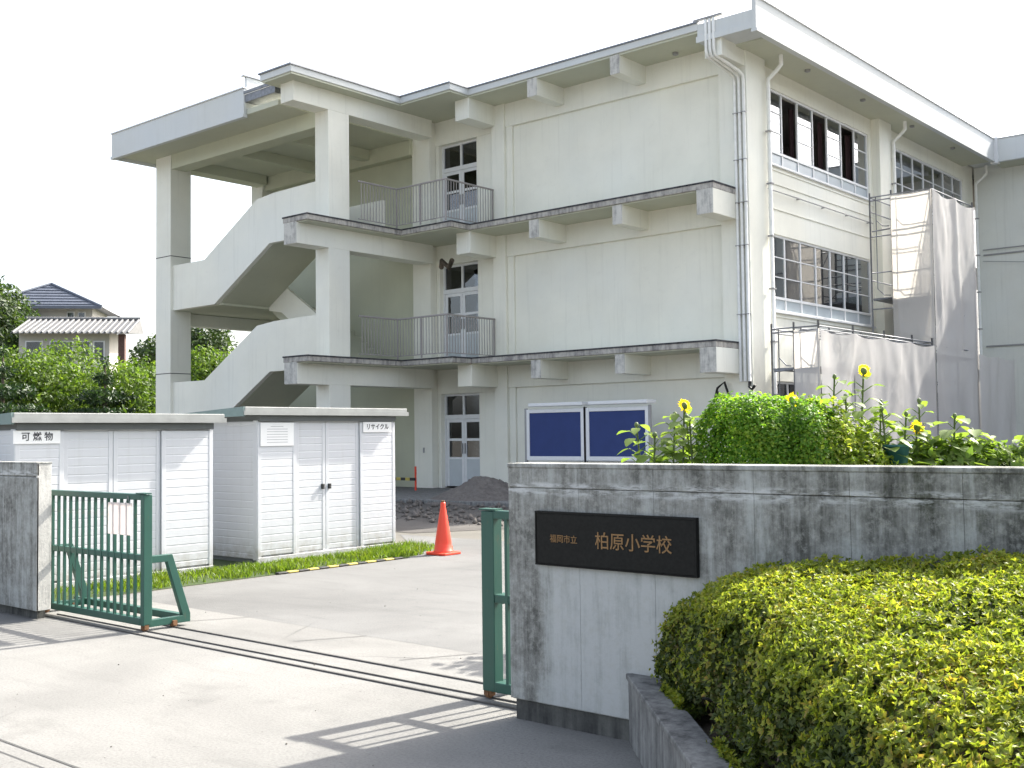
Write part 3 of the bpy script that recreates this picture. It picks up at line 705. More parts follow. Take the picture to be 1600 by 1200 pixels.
# ------------------------------------------------------------------ sheds
def ribbed(name, y0, y1, z0, z1, xf, mat, parent, pitch=.096, depth=.0022, flip=None):
    """pressed steel panel facing +x with horizontal grooves (or facing -y when flip is given)"""
    prof = [(0, z0)]; z = z0 + .05
    while z < z1-.05:
        prof += [(0, z), (-depth, z+.007), (-depth, z+.012), (0, z+.020)]; z += pitch
    prof.append((0, z1)); mb = MB(); vs_ = []; fs = []
    for k, (dx, zz) in enumerate(prof):
        vs_ += [(xf+dx, y0, zz), (xf+dx, y1, zz)] if flip is None else [(y0, xf-dx, zz), (y1, xf-dx, zz)]
    for k in range(len(prof)-1):
        q = (2*k, 2*k+1, 2*k+3, 2*k+2); fs.append(q)
    mb.add(vs_, fs); o = mb.build(name, mat, parent); return o
def shed(label, y0, y1, xf, xb, h, splits, doors, roof_y0, roof_y1):
    T = thing('storage_shed', label, 'shed', ((xf+xb)/2, (y0+y1)/2, 0), group='white steel storage sheds')
    bd = MB(); bd.box(xb, xf-.03, y0+.015, y1-.002, .05, h-.02); bd.build('body', M['shed'], T)
    ribbed('side_panel', xb+.05, xf-.09, .06, h-.04, y0+.002, M['shed'], T, flip=True)
    for a, b2 in ((xf-.09, xf-.002), (xb, xb+.05)): B(a, b2, y0-.004, y0+.02, .04, h-.02).build('corner_post', M['shed'], T, bevel=.006)
    ys = [y0]+list(splits)+[y1]
    for k, (a, b2) in enumerate(zip(ys, ys[1:])):
        dr = k in doors; x = xf-.022 if dr else xf
        ribbed('door_panel' if dr else 'front_panel', a+.055, b2-.055, .10, h-.05, x, M['shed'], T)
        for q0, q1 in ((a+.003, a+.056), (b2-.056, b2-.003)): B(xf-.04, x+.004, q0, q1, .06, h-.045).build('panel_stile', M['shed'], T, bevel=.004)
    B(xf-.035, xf+.01, y0, y1, .0, .075).build('base_rail', M['shed'], T, bevel=.005)
    B(xb, xf-.04, y0+.02, y1, .0, .06).build('floor', M['shed_dark'], T)
    B(xb+.02, xf+.035, y0+.01, y1-.01, h-.03, h+.04).build('eaves_soffit', M['shed_dark'], T)
    rf = MB().prism([(xb-.06, h+.03), (xf+.10, h+.05), (xf+.10, h+.15), (xb-.06, h+.08)], roof_y0+.02, roof_y1-.02, 'y').build('roof', M['shed_roof'], T, bevel=.008)
    B(xf+.098, xf+.112, roof_y0, roof_y1, h+.045, h+.10).build('roof_front_lip', M['shed_roof'], rf)
    for yy, hh in ((roof_y0, .17),):
        MB().prism([(xb-.065, h+.02), (xf+.095, h+.03), (xf+.095, h+.152), (xb-.065, h+.085)], yy-.002, yy+.03, 'y').build('roof_end', M['shed_side'], rf)
    return T
shR = shed('white ribbed shed with double doors and a recycling sign at its eaves', 8.68, 11.08, -11.70, -13.0, 1.84, (9.30, 9.81, 10.41), (1, 2), 8.40, 11.25)
shL = shed('longer white ribbed shed with a burnables sign behind the gate post', 5.46, 7.88, -11.50, -12.9, 1.74, (6.0, 6.585, 7.18), (1, 2), 5.38, 8.0)
for y in (9.755, 9.87): B(-11.725, -11.69, y-.02, y+.02, .90, .97).build('door_lock', M['black'], shR, bevel=.006)
def yz_sign(name, parent, xf, y0, y1, z0, z1, txt, size, mat='paper', ink='ink', bold=.004, spacing=1.0):
    o = B(xf+.004, xf+.010, y0, y1, z0, z1).build(name, M[mat], parent)
    me = text_mesh(txt, size, bold, .001, spacing); me.materials.append(M[ink]); off = OFF[root_of(parent).name][0]
    t_ = obj('lettering', me, None, o, (xf+.0115-off.x, (y0+y1)/2-off.y, (z0+z1)/2-off.z-.0), (rad(90), 0, rad(90)))
    return o
yz_sign('sign_plate', shR, -11.694, 10.46, 11.0, 1.655, 1.80, 'リサイクル', .088, bold=.0012, spacing=.95)
yz_sign('sign_plate', shL, -11.494, 5.44, 5.95, 1.565, 1.705, '可 燃 物', .098, bold=.0012, spacing=1.0)
nb = B(-11.692, -11.686, 8.72, 9.25, 1.49, 1.79).build('paper_notice', M['paper'], shR)
for k in range(7): B(-11.686, -11.685, 8.82 if k else 8.88, 9.15 if k else 9.08, 1.745-k*.034-.008, 1.745-k*.034).build('text_line', M['faintink'], nb)

# ------------------------------------------------------------------ gate wall, post, name plate
GW = thing('gate_wall', 'weathered grey concrete gate wall carrying the school name plate', 'wall', (-4.15, 4.9, 0))
joints = [-4.15, -3.65, -3.17, -2.60, -2.12, -1.62, -.6, .6, 1.8, 3.0]
B(-4.14, 3.0, 4.822, 5.00, .115, 1.40).build('wall_core', M['gatewall'], GW)
for a, b2 in zip(joints, joints[1:]):
    B(a+.0004, b2-.0004, 4.81, 4.822, .12, 1.299).build('wall_panel', M['gatewall'], GW, bevel=.003)
    B(a+.0004, b2-.0004, 4.806, 4.823, 1.303, 1.412).build('wall_panel', M['gatewall'], GW, bevel=.003)
B(-4.152, 3.0, 4.80, 5.005, 1.412, 1.437).build('coping', M['gatewall'], GW, bevel=.006)
B(-4.13, 3.0, 4.835, 4.99, 0, .12).build('plinth', M['plinth'], GW)
B(-4.15, -4.138, 4.812, 5.0, .12, 1.412).build('end_panel', M['gatewall'], GW)
NP = thing('name_plate', 'black stone name plate with bronze characters fixed to the gate wall', 'sign', (-3.42, 4.79, .89))
B(-3.925, -2.915, 4.782, 4.812, .888, 1.166).build('plate', M['granite'], NP, bevel=.004)
fr = MB(); fr.box(-3.934, -2.906, 4.779, 4.813, 1.166, 1.176); fr.box(-3.934, -2.906, 4.779, 4.813, .881, .888); fr.box(-3.934, -3.925, 4.780, 4.812, .888, 1.166); fr.box(-2.915, -2.906, 4.780, 4.812, .888, 1.166)
fr.build('frame', M['granite'], NP)
for txt, size, xc in (('福岡市立', .047, -3.735), ('柏原小学校', .096, -3.285)):
    me = text_mesh(txt, size, .0004 if size > .09 else 0, .0015, 1.0); me.materials.append(M['bronze'])
    obj('lettering', me, None, NP, (xc+3.42, 4.7805-4.79, 1.027-.89), (rad(90), 0, 0))
GP = thing('gate_post', 'grey concrete gate post with streaked face beside the left gate leaf', 'post', (-10.4, 4.88, 0))
B(-13.2, -9.72, 4.83, 4.945, .10, 1.395).build('wall_core', M['gatewall'], GP)
for a, b2 in ((-13.2, -11.6), (-11.6, -10.36), (-10.36, -9.70)):
    B(a+.003, b2-.003 if b2 < -9.8 else b2, 4.81, 4.83, .085, 1.27).build('wall_panel', M['gatewall'], GP, bevel=.004)
    B(a+.003, b2-.003 if b2 < -9.8 else b2, 4.808, 4.831, 1.282, 1.39).build('wall_panel', M['gatewall'], GP, bevel=.004)
B(-9.722, -9.70, 4.811, 4.945, .085, 1.392).build('end_panel', M['stained'], GP, bevel=.004)
B(-13.2, -9.80, 4.87, 4.94, 0, .10).build('plinth', M['plinth'], GP)
B(-13.2, -9.696, 4.804, 4.95, 1.39, 1.405).build('coping', M['gatewall'], GP, bevel=.004)

# ------------------------------------------------------------------ sliding gate leaves
def gate(label, xe, dirn, length, notice_=False, sw=.055):
    """xe: free end, leaf runs from xe in direction dirn (-1 left, +1 right)"""
    yg = 5.10
    T = thing('sliding_gate', label, 'gate', (xe, yg, 0), group='green steel sliding gate leaves')
    gm = M['gate']
    def X(d): return xe + dirn*d
    B(X(0), X(sw), yg-.03, yg+.05, .05, 1.135).build('end_stile', gm, T, bevel=.005)
    B(X(length-.055), X(length), yg-.03, yg+.05, .05, 1.135).build('end_stile', gm, T, bevel=.005)
    for z0, z1, yy in ((1.09, 1.14, .03), (.585, .635, .026), (.05, .11, .032)):
        B(X(sw), X(length-.055), yg-yy, yg+yy, z0, z1).build('rail', gm, T, bevel=.005)
    bm_ = B(-.011, .011, -.011, .011, .10, 1.095).mesh('bar'); bm_.materials.append(gm)
    k = sw+.098
    while k < length-.08:
        obj('bar', bm_, None, T, (dirn*k, -.018, 0)); k += .108
    for e, d in enumerate((.02, length-.25)):
        x = X(d)
        MB().prism([(yg+.03, .56), (yg+.03, .62), (yg+.255, .62), (yg+.43, .10), (yg+.43, .03), (yg+.03, .03), (yg+.03, .09), (yg+.355, .09), (yg+.205, .56)], min(x, x+dirn*.05), max(x, x+dirn*.05), 'x').build('stay_frame', gm, T, bevel=.004)
        for yy in (yg, yg+.27):
            B(X(d+.01)-.03, X(d+.01)+.03, yy-.02, yy+.02, .02, .06).build('wheel_fork', M['rust'], T)
            wl = MB().prism([(yy+.024*0+.03*math.cos(a)*1.0, .028+.026*math.sin(a)) for a in np.linspace(0, 2*math.pi, 12, endpoint=False)], X(d+.01)-.012, X(d+.01)+.012, 'x')
            wl.build('wheel', M['rust'], T)
    B(X(.05), X(length-.06), yg+.36, yg+.42, .035, .095).build('rear_rail', gm, T, bevel=.004)
    B(X(.0)-.012*dirn, X(.12), yg-.035, yg+.036, 1.14, 1.150).build('top_cap', gm, T)
    B(X(length-.10), X(length-.05), yg-.02, yg+.02, 1.14, 1.19).build('stop_block', M['rust'], T)
    if notice_:
        nt2 = B(X(.18), X(.56), yg-.036, yg-.031, .79, 1.06).build('paper_notice', M['pinkpaper'], T)
        MB().tube([(X(.28), yg-.036, 1.05), (X(.24), yg-.034, 1.12), (X(.21), yg-.036, 1.05)], .003, 5).build('string', M['bracket'], nt2)
    return T
gate('green sliding gate leaf with a paper notice standing clear of the gate post', -8.38, -1, 1.95, True)
gate('green sliding gate leaf drawn back behind the name plate wall', -4.60, 1, 2.1, False, .10)
GT = thing('gate_track', 'rusty steel gate rails set across the paved entrance', 'rail track', (-7, 5.2, 0))
for k, (y, wd) in enumerate(((4.985, .018), (5.11, .010), (5.37, .018))):
    B(-9.9, -2.2, y-wd/2, y+wd/2, .0, .010).build('rail', M['track'], GT)

# ------------------------------------------------------------------ planter and azalea hedge
PL = thing('planter', 'low dark concrete planter kerb under the clipped hedge', 'planter', (-2.2, 3.7, 0))
def kerbseg(p, q, wd, h, name):
    p = Vector((*p, 0)); q = Vector((*q, 0)); d = (q-p).normalized(); nn = Vector((-d.y, d.x, 0))
    a = [p, q, q+nn*wd, p+nn*wd]
    MB().prism([(v.x, v.y) for v in a], 0, h-.03).build(name, M['kerb'], PL, bevel=.006)
    a = [p-nn*.012, q-nn*.012, q+nn*(wd+.012), p+nn*(wd+.012)]
    MB().prism([(v.x, v.y) for v in a], h-.03, h).build('kerb_cap', M['kerb'], PL, bevel=.006)
kerbseg((-3.34, 4.80), (-1.14, 2.48), .13, .36, 'kerb_wall')
kerbseg((-1.14, 2.48), (3.0, 2.48), .13, .36, 'kerb_wall')
MB().prism([(-3.16, 4.80), (-1.06, 2.60), (3.0, 2.60), (3.0, 4.80)], .0, .29).build('soil', M['soil'], PL)

def leaves(P, N, L, Wd, rng, tilt=.9, fold=.25, flat=0.0):
    """one folded leaf per point; N = outward axis"""
    n = len(P); N = N/np.linalg.norm(N, axis=1, keepdims=True)
    rv = rng.normal(size=(n, 3)); T = np.cross(N, rv); T /= np.linalg.norm(T, axis=1, keepdims=True)
    D = T*np.cos(tilt*rng.uniform(.6, 1.2, (n, 1))) + N*np.sin(tilt*rng.uniform(.6, 1.2, (n, 1)))
    D /= np.linalg.norm(D, axis=1, keepdims=True)
    Sd = np.cross(D, N); Sd /= (np.linalg.norm(Sd, axis=1, keepdims=True)+1e-9); Up = np.cross(Sd, D)
    l = L*rng.uniform(.65, 1.25, (n, 1)); w_ = Wd*rng.uniform(.7, 1.2, (n, 1))
    mid = P + D*l*.5
    V = np.stack([P, mid+Sd*w_*.5+Up*w_*fold, P+D*l, mid-Sd*w_*.5+Up*w_*fold], 1).reshape(-1, 3)
    a = np.arange(n)*4
    Fc = np.concatenate([np.stack([a, a+1, a+2], 1), np.stack([a, a+2, a+3], 1)])
    return V, Fc
def join(parts):
    Vs, Fs, n = [], [], 0
    for V, Fc in parts: Vs.append(V); Fs.append(Fc+n); n += len(V)
    return np.concatenate(Vs), np.concatenate(Fs)
def fbm(x, y, seed=0):
    r = np.random.default_rng(seed); z = 0
    for o_ in range(5):
        a = r.uniform(0, 6.28, 4); k = 1.6*1.9**o_
        z = z + (np.sin(x*k+a[0])*np.cos(y*k*1.1+a[1])+np.sin((x+y)*k*.7+a[2])*np.cos((x-y)*k*.8+a[3]))/(2*1.7**o_)
    return z
# hedge: clipped top surface and sloping sides
HG = thing('azalea_hedge', 'clipped azalea hedge with yellow green shoots filling the planter', 'hedge', (-1.2, 3.9, .28))
hoff = np.array([-1.2, 3.9, .28])
def hedge_d(x, y):      # distance inside the outline
    d1 = ((x+3.12)*1.0 + (y-4.72)*1.0)/math.sqrt(2)          # diagonal side
    d2 = y-2.62; d3 = 4.80-y
    d1 = d1 + .035*fbm(x*2.3, y*2.3, 8); d2 = d2 + .03*fbm(x*2.3, y*2.3, 9)
    return np.minimum(np.minimum(d1, d2), d3+.25)
def hedge_h(x, y):
    xx = x+2.48; fy = np.clip((y-2.6)/2.0, 0, 1)
    top = .83 + .06*(y-3.0) + np.where(xx > 0, .14, .30)*xx*fy + .035*fbm(x*1.3, y*1.3, 3) + .026*fbm(x*4, y*4, 5) + .018*fbm(x*11, y*11, 6)
    top = np.minimum(top, 1.16)
    d = np.clip(hedge_d(x, y), 0, .20)/.20
    return .36 + (top-.36)*np.sqrt(np.clip(1-(1-d)**2.4, 0, 1))
N0 = 54000
xs = RNG.uniform(-3.3, 1.2, N0*2); ys = RNG.uniform(2.5, 4.79, N0*2); ok = hedge_d(xs, ys) > .004; xs, ys = xs[ok][:N0], ys[ok][:N0]
# extra density on the steep sides
tt = RNG.uniform(0, 1, 22000); dd = RNG.uniform(0, 1, 22000)**2*.12
xd = -3.12+tt*2.10+dd*.7; yd = 4.72-tt*2.10+dd*.7
xf_ = RNG.uniform(-1.05, 1.2, 12000); yf_ = 2.622+RNG.uniform(0, 1, 12000)**2*.10
xs = np.concatenate([xs, xd, xf_]); ys = np.concatenate([ys, yd, yf_])
def hn(x, y, e=.012):
    gx = (hedge_h(x+e, y)-hedge_h(x-e, y))/(2*e); gy = (hedge_h(x, y+e)-hedge_h(x, y-e))/(2*e)
    n_ = np.stack([-gx, -gy, np.ones_like(x)], 1); return n_/np.linalg.norm(n_, axis=1, keepdims=True)
nrm = hn(xs, ys); P = np.stack([xs, ys, hedge_h(xs, ys)], 1)
P += nrm*(RNG.uniform(-.075, .02, (len(P), 1)))
# rosettes: five leaves sharing a tip
parts = []
shoot = RNG.uniform(0, 1, len(P)) < np.clip((nrm[:, 2]-.25)*1.6, .06, .92)*(.6+.4*(fbm(xs*3, ys*3, 15) > -.45))  # yellow shoots mostly where the surface faces up, darker leaves on the sides
Ps, Ns = P[shoot]+nrm[shoot]*.012, nrm[shoot]+RNG.normal(size=(shoot.sum(), 3))*.35
for k in range(5): parts.append(leaves(Ps, Ns, .0215, .0118, RNG, .6))
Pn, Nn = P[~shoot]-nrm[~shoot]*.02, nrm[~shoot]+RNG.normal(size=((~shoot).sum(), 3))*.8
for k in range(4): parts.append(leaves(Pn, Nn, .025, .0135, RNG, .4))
V, Fc = join([parts[k] for k in range(5)])
fo = obj('new_shoots', npmesh('new_shoots', V-hoff, Fc, M['azalea']), None, HG); fo['kind'] = 'stuff'
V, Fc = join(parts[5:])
fo = obj('dark_leaves', npmesh('dark_leaves', V-hoff, Fc, M['azalea_dark']), None, HG); fo['kind'] = 'stuff'
gx, gy = np.meshgrid(np.linspace(-3.1, 2.9, 90), np.linspace(2.64, 4.78, 40), indexing='ij')
dd_ = hedge_d(gx, gy); gz_ = np.where(dd_ > .02, hedge_h(gx, gy)-.10, .26)
Vc = np.stack([gx, gy, np.maximum(gz_, .26)], -1).reshape(-1, 3); i, j = np.meshgrid(np.arange(89), np.arange(39), indexing='ij'); a = i*40+j
inside = (dd_ > .02); a = a[inside[:-1, :-1] & inside[1:, :-1] & inside[:-1, 1:] & inside[1:, 1:]]
obj('twig_core', npmesh('twig_core', Vc-hoff, np.stack([a, a+40, a+41, a+1], -1).reshape(-1, 4), M['bark'], True), None, HG)
# tall shoots sticking out
tw = MB()
for k in range(60):
    x = RNG.uniform(-2.9, .8); y = RNG.uniform(2.9, 4.7)
    if hedge_d(np.array(x), np.array(y)) < .1: continue
    z = float(hedge_h(np.array(x), np.array(y))); q = RNG.uniform(-.03, .03, 2)
    tw.tube([(x, y, z-.15), (x+q[0], y+q[1], z+RNG.uniform(.0, .05))], [.004, .0015], 5)
tw.build('twigs', M['bark'], HG)
# ------------------------------------------------------------------ generic foliage
def blob_points(clumps, n, rng, shell=.55, sq=1.0):
    """points spread in ellipsoids, denser towards the surface; returns P, outward N"""
    vol = np.array([c[3]*c[4]*c[5] for c in clumps])**.67; cnt = rng.multinomial(n, vol/vol.sum()); Ps, Ns = [], []
    for c, k in zip(clumps, cnt):
        d = rng.normal(size=(k, 3)); d /= np.linalg.norm(d, axis=1, keepdims=True)
        rr = shell+(1-shell)*rng.uniform(0, 1, (k, 1))**.6
        rr *= 1+.16*np.sin(d[:, :1]*7+c[0])*np.cos(d[:, 1:2]*6+c[1])
        if sq < 1: d = np.sign(d)*np.abs(d)**sq; rr = shell+(1-shell)*rng.uniform(0, 1, (k, 1))**.6; rr *= 1+.05*np.sin(d[:, :1]*9+c[0])*np.cos(d[:, 2:3]*8+c[1])
        Ps.append(np.array(c[:3])+d*rr*np.array(c[3:6])); Ns.append(d+np.array([0, 0, .35]))
    return np.concatenate(Ps), np.concatenate(Ns)
def limbs(base, clumps, r0, mat, parent, name='trunk'):
    mb = MB(); b0 = Vector(base); cx = np.mean([c[:3] for c in clumps], 0); fork = Vector((base[0]*.6+cx[0]*.4, base[1]*.6+cx[1]*.4, base[2]+(cx[2]-base[2])*.55))
    mb.tube([b0, b0.lerp(fork, .5)+Vector((r0*.4, -r0*.3, 0)), fork], [r0, r0*.8, r0*.62], 8)
    for c in clumps:
        e = Vector(c[:3]); md = fork.lerp(e, .5)+Vector((0, 0, .12*(e-fork).length)); mb.tube([fork-Vector((0, 0, r0)), md, e], [r0*.45, r0*.28, r0*.08], 6)
    return mb.build(name, mat, parent)
def tree(name, label, cat, base, clumps, n, leaf, mat, r0=.12, group=None, seed=1, tilt=.5):
    T = thing(name, label, cat, base, group=group); rng = np.random.default_rng(seed); b0 = np.array(base)
    cl = [tuple(np.array(c[:3])+b0)+tuple(c[3:]) for c in clumps]
    P, N = blob_points(cl, n, rng); V, Fc = leaves(P, N+rng.normal(size=N.shape)*.45, leaf[0], leaf[1], rng, tilt)
    cr = obj('crown', npmesh('crown', V-b0, Fc, M[mat]), None, T); cr['kind'] = 'stuff'
    limbs(base, cl, r0, M['bark'], T); return T
def rclumps(rng, R, H, z0, n, rs=(.35, .6), flat=.8):
    out = [(0, 0, z0+(H-z0)*.5, R*.62, R*.62, (H-z0)*.42)]
    for k in range(n):
        a = rng.uniform(0, 6.28); q = math.sqrt(rng.uniform(.15, 1)); s_ = rng.uniform(*rs)*R
        zz = z0+(H-z0)*rng.uniform(.2, .88); f = 1-abs((zz-z0)/(H-z0)-.45)*.9
        out.append((math.cos(a)*q*R*.72*f, math.sin(a)*q*R*.72*f, zz-s_*.3, s_, s_, s_*flat))
    return out
rg = np.random.default_rng(21)
BG = 'garden trees behind the sheds'
bushes = [  # x, y, R, H, mat, label
 (-42.5, 18.2, 2.9, 5.9, 'bush', 'loose bright green bush behind the end of the longer shed'),
 (-40.2, 19.6, 2.5, 5.3, 'bush', 'rounded yellow green bush between two dark conifers'),
 (-42.8, 22.3, 2.8, 5.8, 'bush', 'tall pale green bush in front of the tile roofed house'),
 (-39.6, 23.4, 2.7, 5.1, 'bush', 'wide leafy bush under the red brown brick pillar'),
 (-37.4, 22.6, 2.3, 4.7, 'bush', 'low light green bush beside the stair column'),
 (-40.5, 27.2, 2.6, 5.4, 'dark', 'dark green tree standing behind the stair column'),
 (-37.4, 26.3, 2.3, 5.6, 'bush', 'sunlit leafy tree seen through the lower stair opening'),
 (-35.6, 28.6, 2.4, 6.0, 'dark', 'dense dark tree seen beside the lower stair flight'),
 (-45.5, 20.8, 2.9, 6.0, 'dark', 'dark broad bush in front of the tall tree'),
 (-46.5, 15.4, 3.0, 5.8, 'bush', 'big pale bush at the far end of the garden row'),
 (-33.5, 30.8, 2.2, 5.2, 'bush', 'light leaved tree hidden mostly by the staircase')]
for k, (x, y, R, H, mtl, lb) in enumerate(bushes):
    tree('tree' if 'tree ' in lb else 'bush', lb, 'tree' if 'tree ' in lb else 'bush', (x, y, 0), rclumps(rg, R, H, .3, 15), 9000, (.21, .11), mtl, .10, BG, 40+k)
def conifer(label, base, H, R, seed):
    T = thing('conifer', label, 'conifer', base, group='clipped dark conifers'); rng = np.random.default_rng(seed); b0 = np.array(base); cl = []
    for lv in range(7):
        f = lv/6; z = .5+(H-.7)*f; rr = R*(1-f)**.8+.15; nn = max(1, int(6*(1-f)+1))
        for q in range(nn):
            a = q*6.28/nn+lv*.9; d = rr*.6 if nn > 1 else 0
            cl.append((base[0]+math.cos(a)*d, base[1]+math.sin(a)*d, base[2]+z, rr*.55, rr*.55, .22))
    P, N = blob_points(cl, 17000, rng, .3); V, Fc = leaves(P, N+np.array([0, 0, -.3])+rng.normal(size=N.shape)*.4, .20, .075, rng, .4)
    cr = obj('crown', npmesh('crown', V-b0, Fc, M['conifer']), None, T); cr['kind'] = 'stuff'
    MB().tube([base, (base[0], base[1], base[2]+H*.92)], [.14, .03], 8).build('trunk', M['bark'], T)
conifer('dark tiered conifer between two bright bushes in the garden row', (-36.6, 20.6, 0), 4.6, 1.9, 5)
conifer('dark pointed conifer in front of the broad dark bush', (-38.6, 17.9, 0), 4.9, 2.0, 6)
tree('tall_tree', 'tall broadleaf tree rising above the hipped roof house', 'tree', (-57.5, 25.0, 2.5), rclumps(rg, 3.9, 8.2, 1.8, 24, (.22, .42)), 14000, (.34, .17), 'dark', .28, None, 77)
tree('tree', 'distant dark tree beside the red brown brick pillar', 'tree', (-56.5, 35.5, 2.4), rclumps(rg, 2.6, 5.6, .8, 12), 4500, (.30, .16), 'dark', .2, None, 78)
tree('tree', 'distant dark tree half behind the outer stair column', 'tree', (-54.0, 36.2, 2.4), rclumps(rg, 2.6, 6.4, .8, 12), 4500, (.30, .16), 'dark', .2, None, 79)

# ------------------------------------------------------------------ houses behind
phi = rad(49.5)   # facing the camera
def house_frame(name, label, loc): return thing(name, label, 'house', loc, phi)
H1 = house_frame('house', 'distant house with a blue grey hipped roof above the garden trees', (-61.2, 31.9, 2.6))
def hb(T, name, x0, x1, y0, y1, z0, z1, mat, bevel=0): return B(x0, x1, y0, y1, z0, z1).build(name, M[mat], T, bevel=bevel, local=True)
hb(H1, 'wall', -3.8, 1.55, 0, 4.2, 0, 6.70, 'housewall')
ro = MB(); E0 = 6.63
ro.add([(-4.5, -.8, E0), (2.2, -.8, E0), (2.2, 4.8, E0), (-4.5, 4.8, E0), (-1.15, 1.8, E0+1.6), (-1.15, 2.2, E0+1.6)], [(0, 1, 4), (1, 2, 5, 4), (2, 3, 5), (3, 0, 4, 5), (3, 2, 1, 0)])
rf1 = ro.build('roof', M['roofblue'], H1, local=True)
for a, b2 in (((-4.5, -.8, E0), (-1.15, 1.8, E0+1.62)), ((2.2, -.8, E0), (-1.15, 1.8, E0+1.62)), ((2.2, 4.8, E0), (-1.15, 2.2, E0+1.62))): MB().tube([a, b2], .09, 6).build('ridge', M['roofblue'], rf1, local=True)
for k in range(7):
    f = (k+.6)/8; x0 = -4.5+3.35*f; x1 = 2.2-3.35*f; y_ = -.8+2.6*f; z_ = E0+1.6*f
    MB().box(x0, x1, y_-.03, y_+.03, z_+.0, z_+.035).build('tile_course', M['roofblue'], rf1, local=True)
hb(H1, 'eaves', -4.52, 2.22, -.84, -.78, E0-.14, E0+.02, 'roofblue')
for x in (.15, .75):
    fr = hb(H1, 'window', x, x+.42, -.05, .02, 5.3, 6.4, 'alu'); B(x+.05, x+.37, -.07, -.05, 5.36, 6.34).build('pane', M['doorglass'], fr, local=True)
MB().prism([(-3.0, 5.7), (-.6, 5.7), (-1.8, 6.3)], -1.4, .0, 'y').build('porch_roof', M['roofblue'], H1, local=True)
H2 = house_frame('house', 'low white walled house with a pale ribbed tile roof', (-50.6, 27.4, 2.53))
hb(H2, 'wall', -3.0, 1.15, 0, 5, 0, 4.35, 'housewall')
hb(H2, 'brick_pillar', 1.62, 1.92, -.3, .1, 0, 4.16, 'brick')
rf2 = MB().prism([(-.75, 4.15), (3.4, 4.5), (2.4, 5.1)][::1], -3.2, 2.2, 'x').build('roof', M['roofpale'], H2, local=True)
for k in range(21):
    x = -3.1+k*.262; MB().tube([(x, -.74, 4.19), (x, 2.38, 5.13)], .055, 6).build('tile_row', M['roofpale'], rf2, local=True)
MB().tube([(-3.2, 2.4, 5.15), (2.2, 2.4, 5.15)], .11, 8).build('ridge', M['roofpale'], rf2, local=True)
for x0, x1 in ((-2.7, -1.9), (-1.6, -.5), (-.2, .3), (.42, .95)):
    fr = hb(H2, 'window', x0, x1, -.05, .02, 2.7, 3.85, 'alu'); B(x0+.06, x1-.06, -.07, -.05, 2.76, 3.79).build('pane', M['doorglass'], fr, local=True)


# ------------------------------------------------------------------ cone, kerb, grass, dirt
CN = thing('traffic_cone', 'orange plastic traffic cone on the asphalt by the recycling shed', 'traffic cone', (-10.52, 10.84, 0))
MB().lathe([(.14, .03), (.138, .05), (.125, .06), (.12, .11), (.114, .12), (.112, .16), (.055, .52), (.036, .63), (.034, .68), (.028, .70)], 28).build('cone_body', M['orange'], CN, True, local=True)
MB().prism([(-.18, -.15), (-.15, -.18), (.15, -.18), (.18, -.15), (.18, .15), (.15, .18), (-.15, .18), (-.18, .15)], .002, .035).build('base', M['orange'], CN, bevel=.008, local=True)
MB().lathe([(.012, .69), (.026, .70), (.026, .72), (.012, .722)], 14).build('top_ring', M['rust'], CN, local=True)
KB = thing('striped_kerb', 'yellow and black striped kerb edging the grass strip', 'kerb', (-10.6, 9.1, 0))
for k in range(13):
    y = 8.15+k*.155; B(-10.66, -10.59, y, y+.152, 0, .022).build('kerb_block', M['yellow'] if k % 2 else M['black'], KB, bevel=.01)
ng = 15000
gyv = RNG.uniform(5.5, 11.35, ng); side = RNG.uniform(0, 1, ng)**.8
gxv = -10.66 - side*.84
gxv = np.where(gyv > 10.2, gxv-(gyv-10.2)*.12, gxv)
keep = RNG.uniform(0, 1, ng) < (.2+.6*(fbm(gxv*2, gyv*2, 9) > -.15))*np.clip((gyv-5.0)/3.0, .35, 1); gxv, gyv = gxv[keep], gyv[keep]
hh = .05+.05*np.abs(fbm(gxv*1.5, gyv*1.5, 4))+.05*np.exp(-((gyv-10.7)/.5)**2)
hh *= RNG.uniform(.5, 1.4, len(hh)); P0 = np.stack([gxv, gyv, np.zeros_like(gxv)], 1); aa = RNG.uniform(0, 6.28, len(hh)); ww = .006
sd = np.stack([np.cos(aa), np.sin(aa), 0*aa], 1)*ww; ln = RNG.normal(size=(len(hh), 3))*np.array([.45, .45, 0])*hh[:, None]; top = P0+np.stack([0*hh, 0*hh, hh], 1)+ln
midp = P0*.5+top*.5+np.array([0, 0, .012])
V = np.stack([P0-sd, P0+sd, midp+sd*.8, top, midp-sd*.8], 1).reshape(-1, 3); a = np.arange(len(hh))*5
Fg = np.concatenate([np.stack([a, a+1, a+2], 1), np.stack([a, a+2, a+4], 1), np.stack([a+4, a+2, a+3], 1)])
tag(obj('grass', npmesh('grass', V, Fg, M['grass'])), 'strip of short bright green grass in front of the sheds', 'grass', kind='stuff')
sheet('verge_soil', [(-12.9, 5.1), (-10.62, 5.5), (-10.62, 10.3), (-11.2, 11.3), (-13.2, 11.3)], .001, M['hill'])
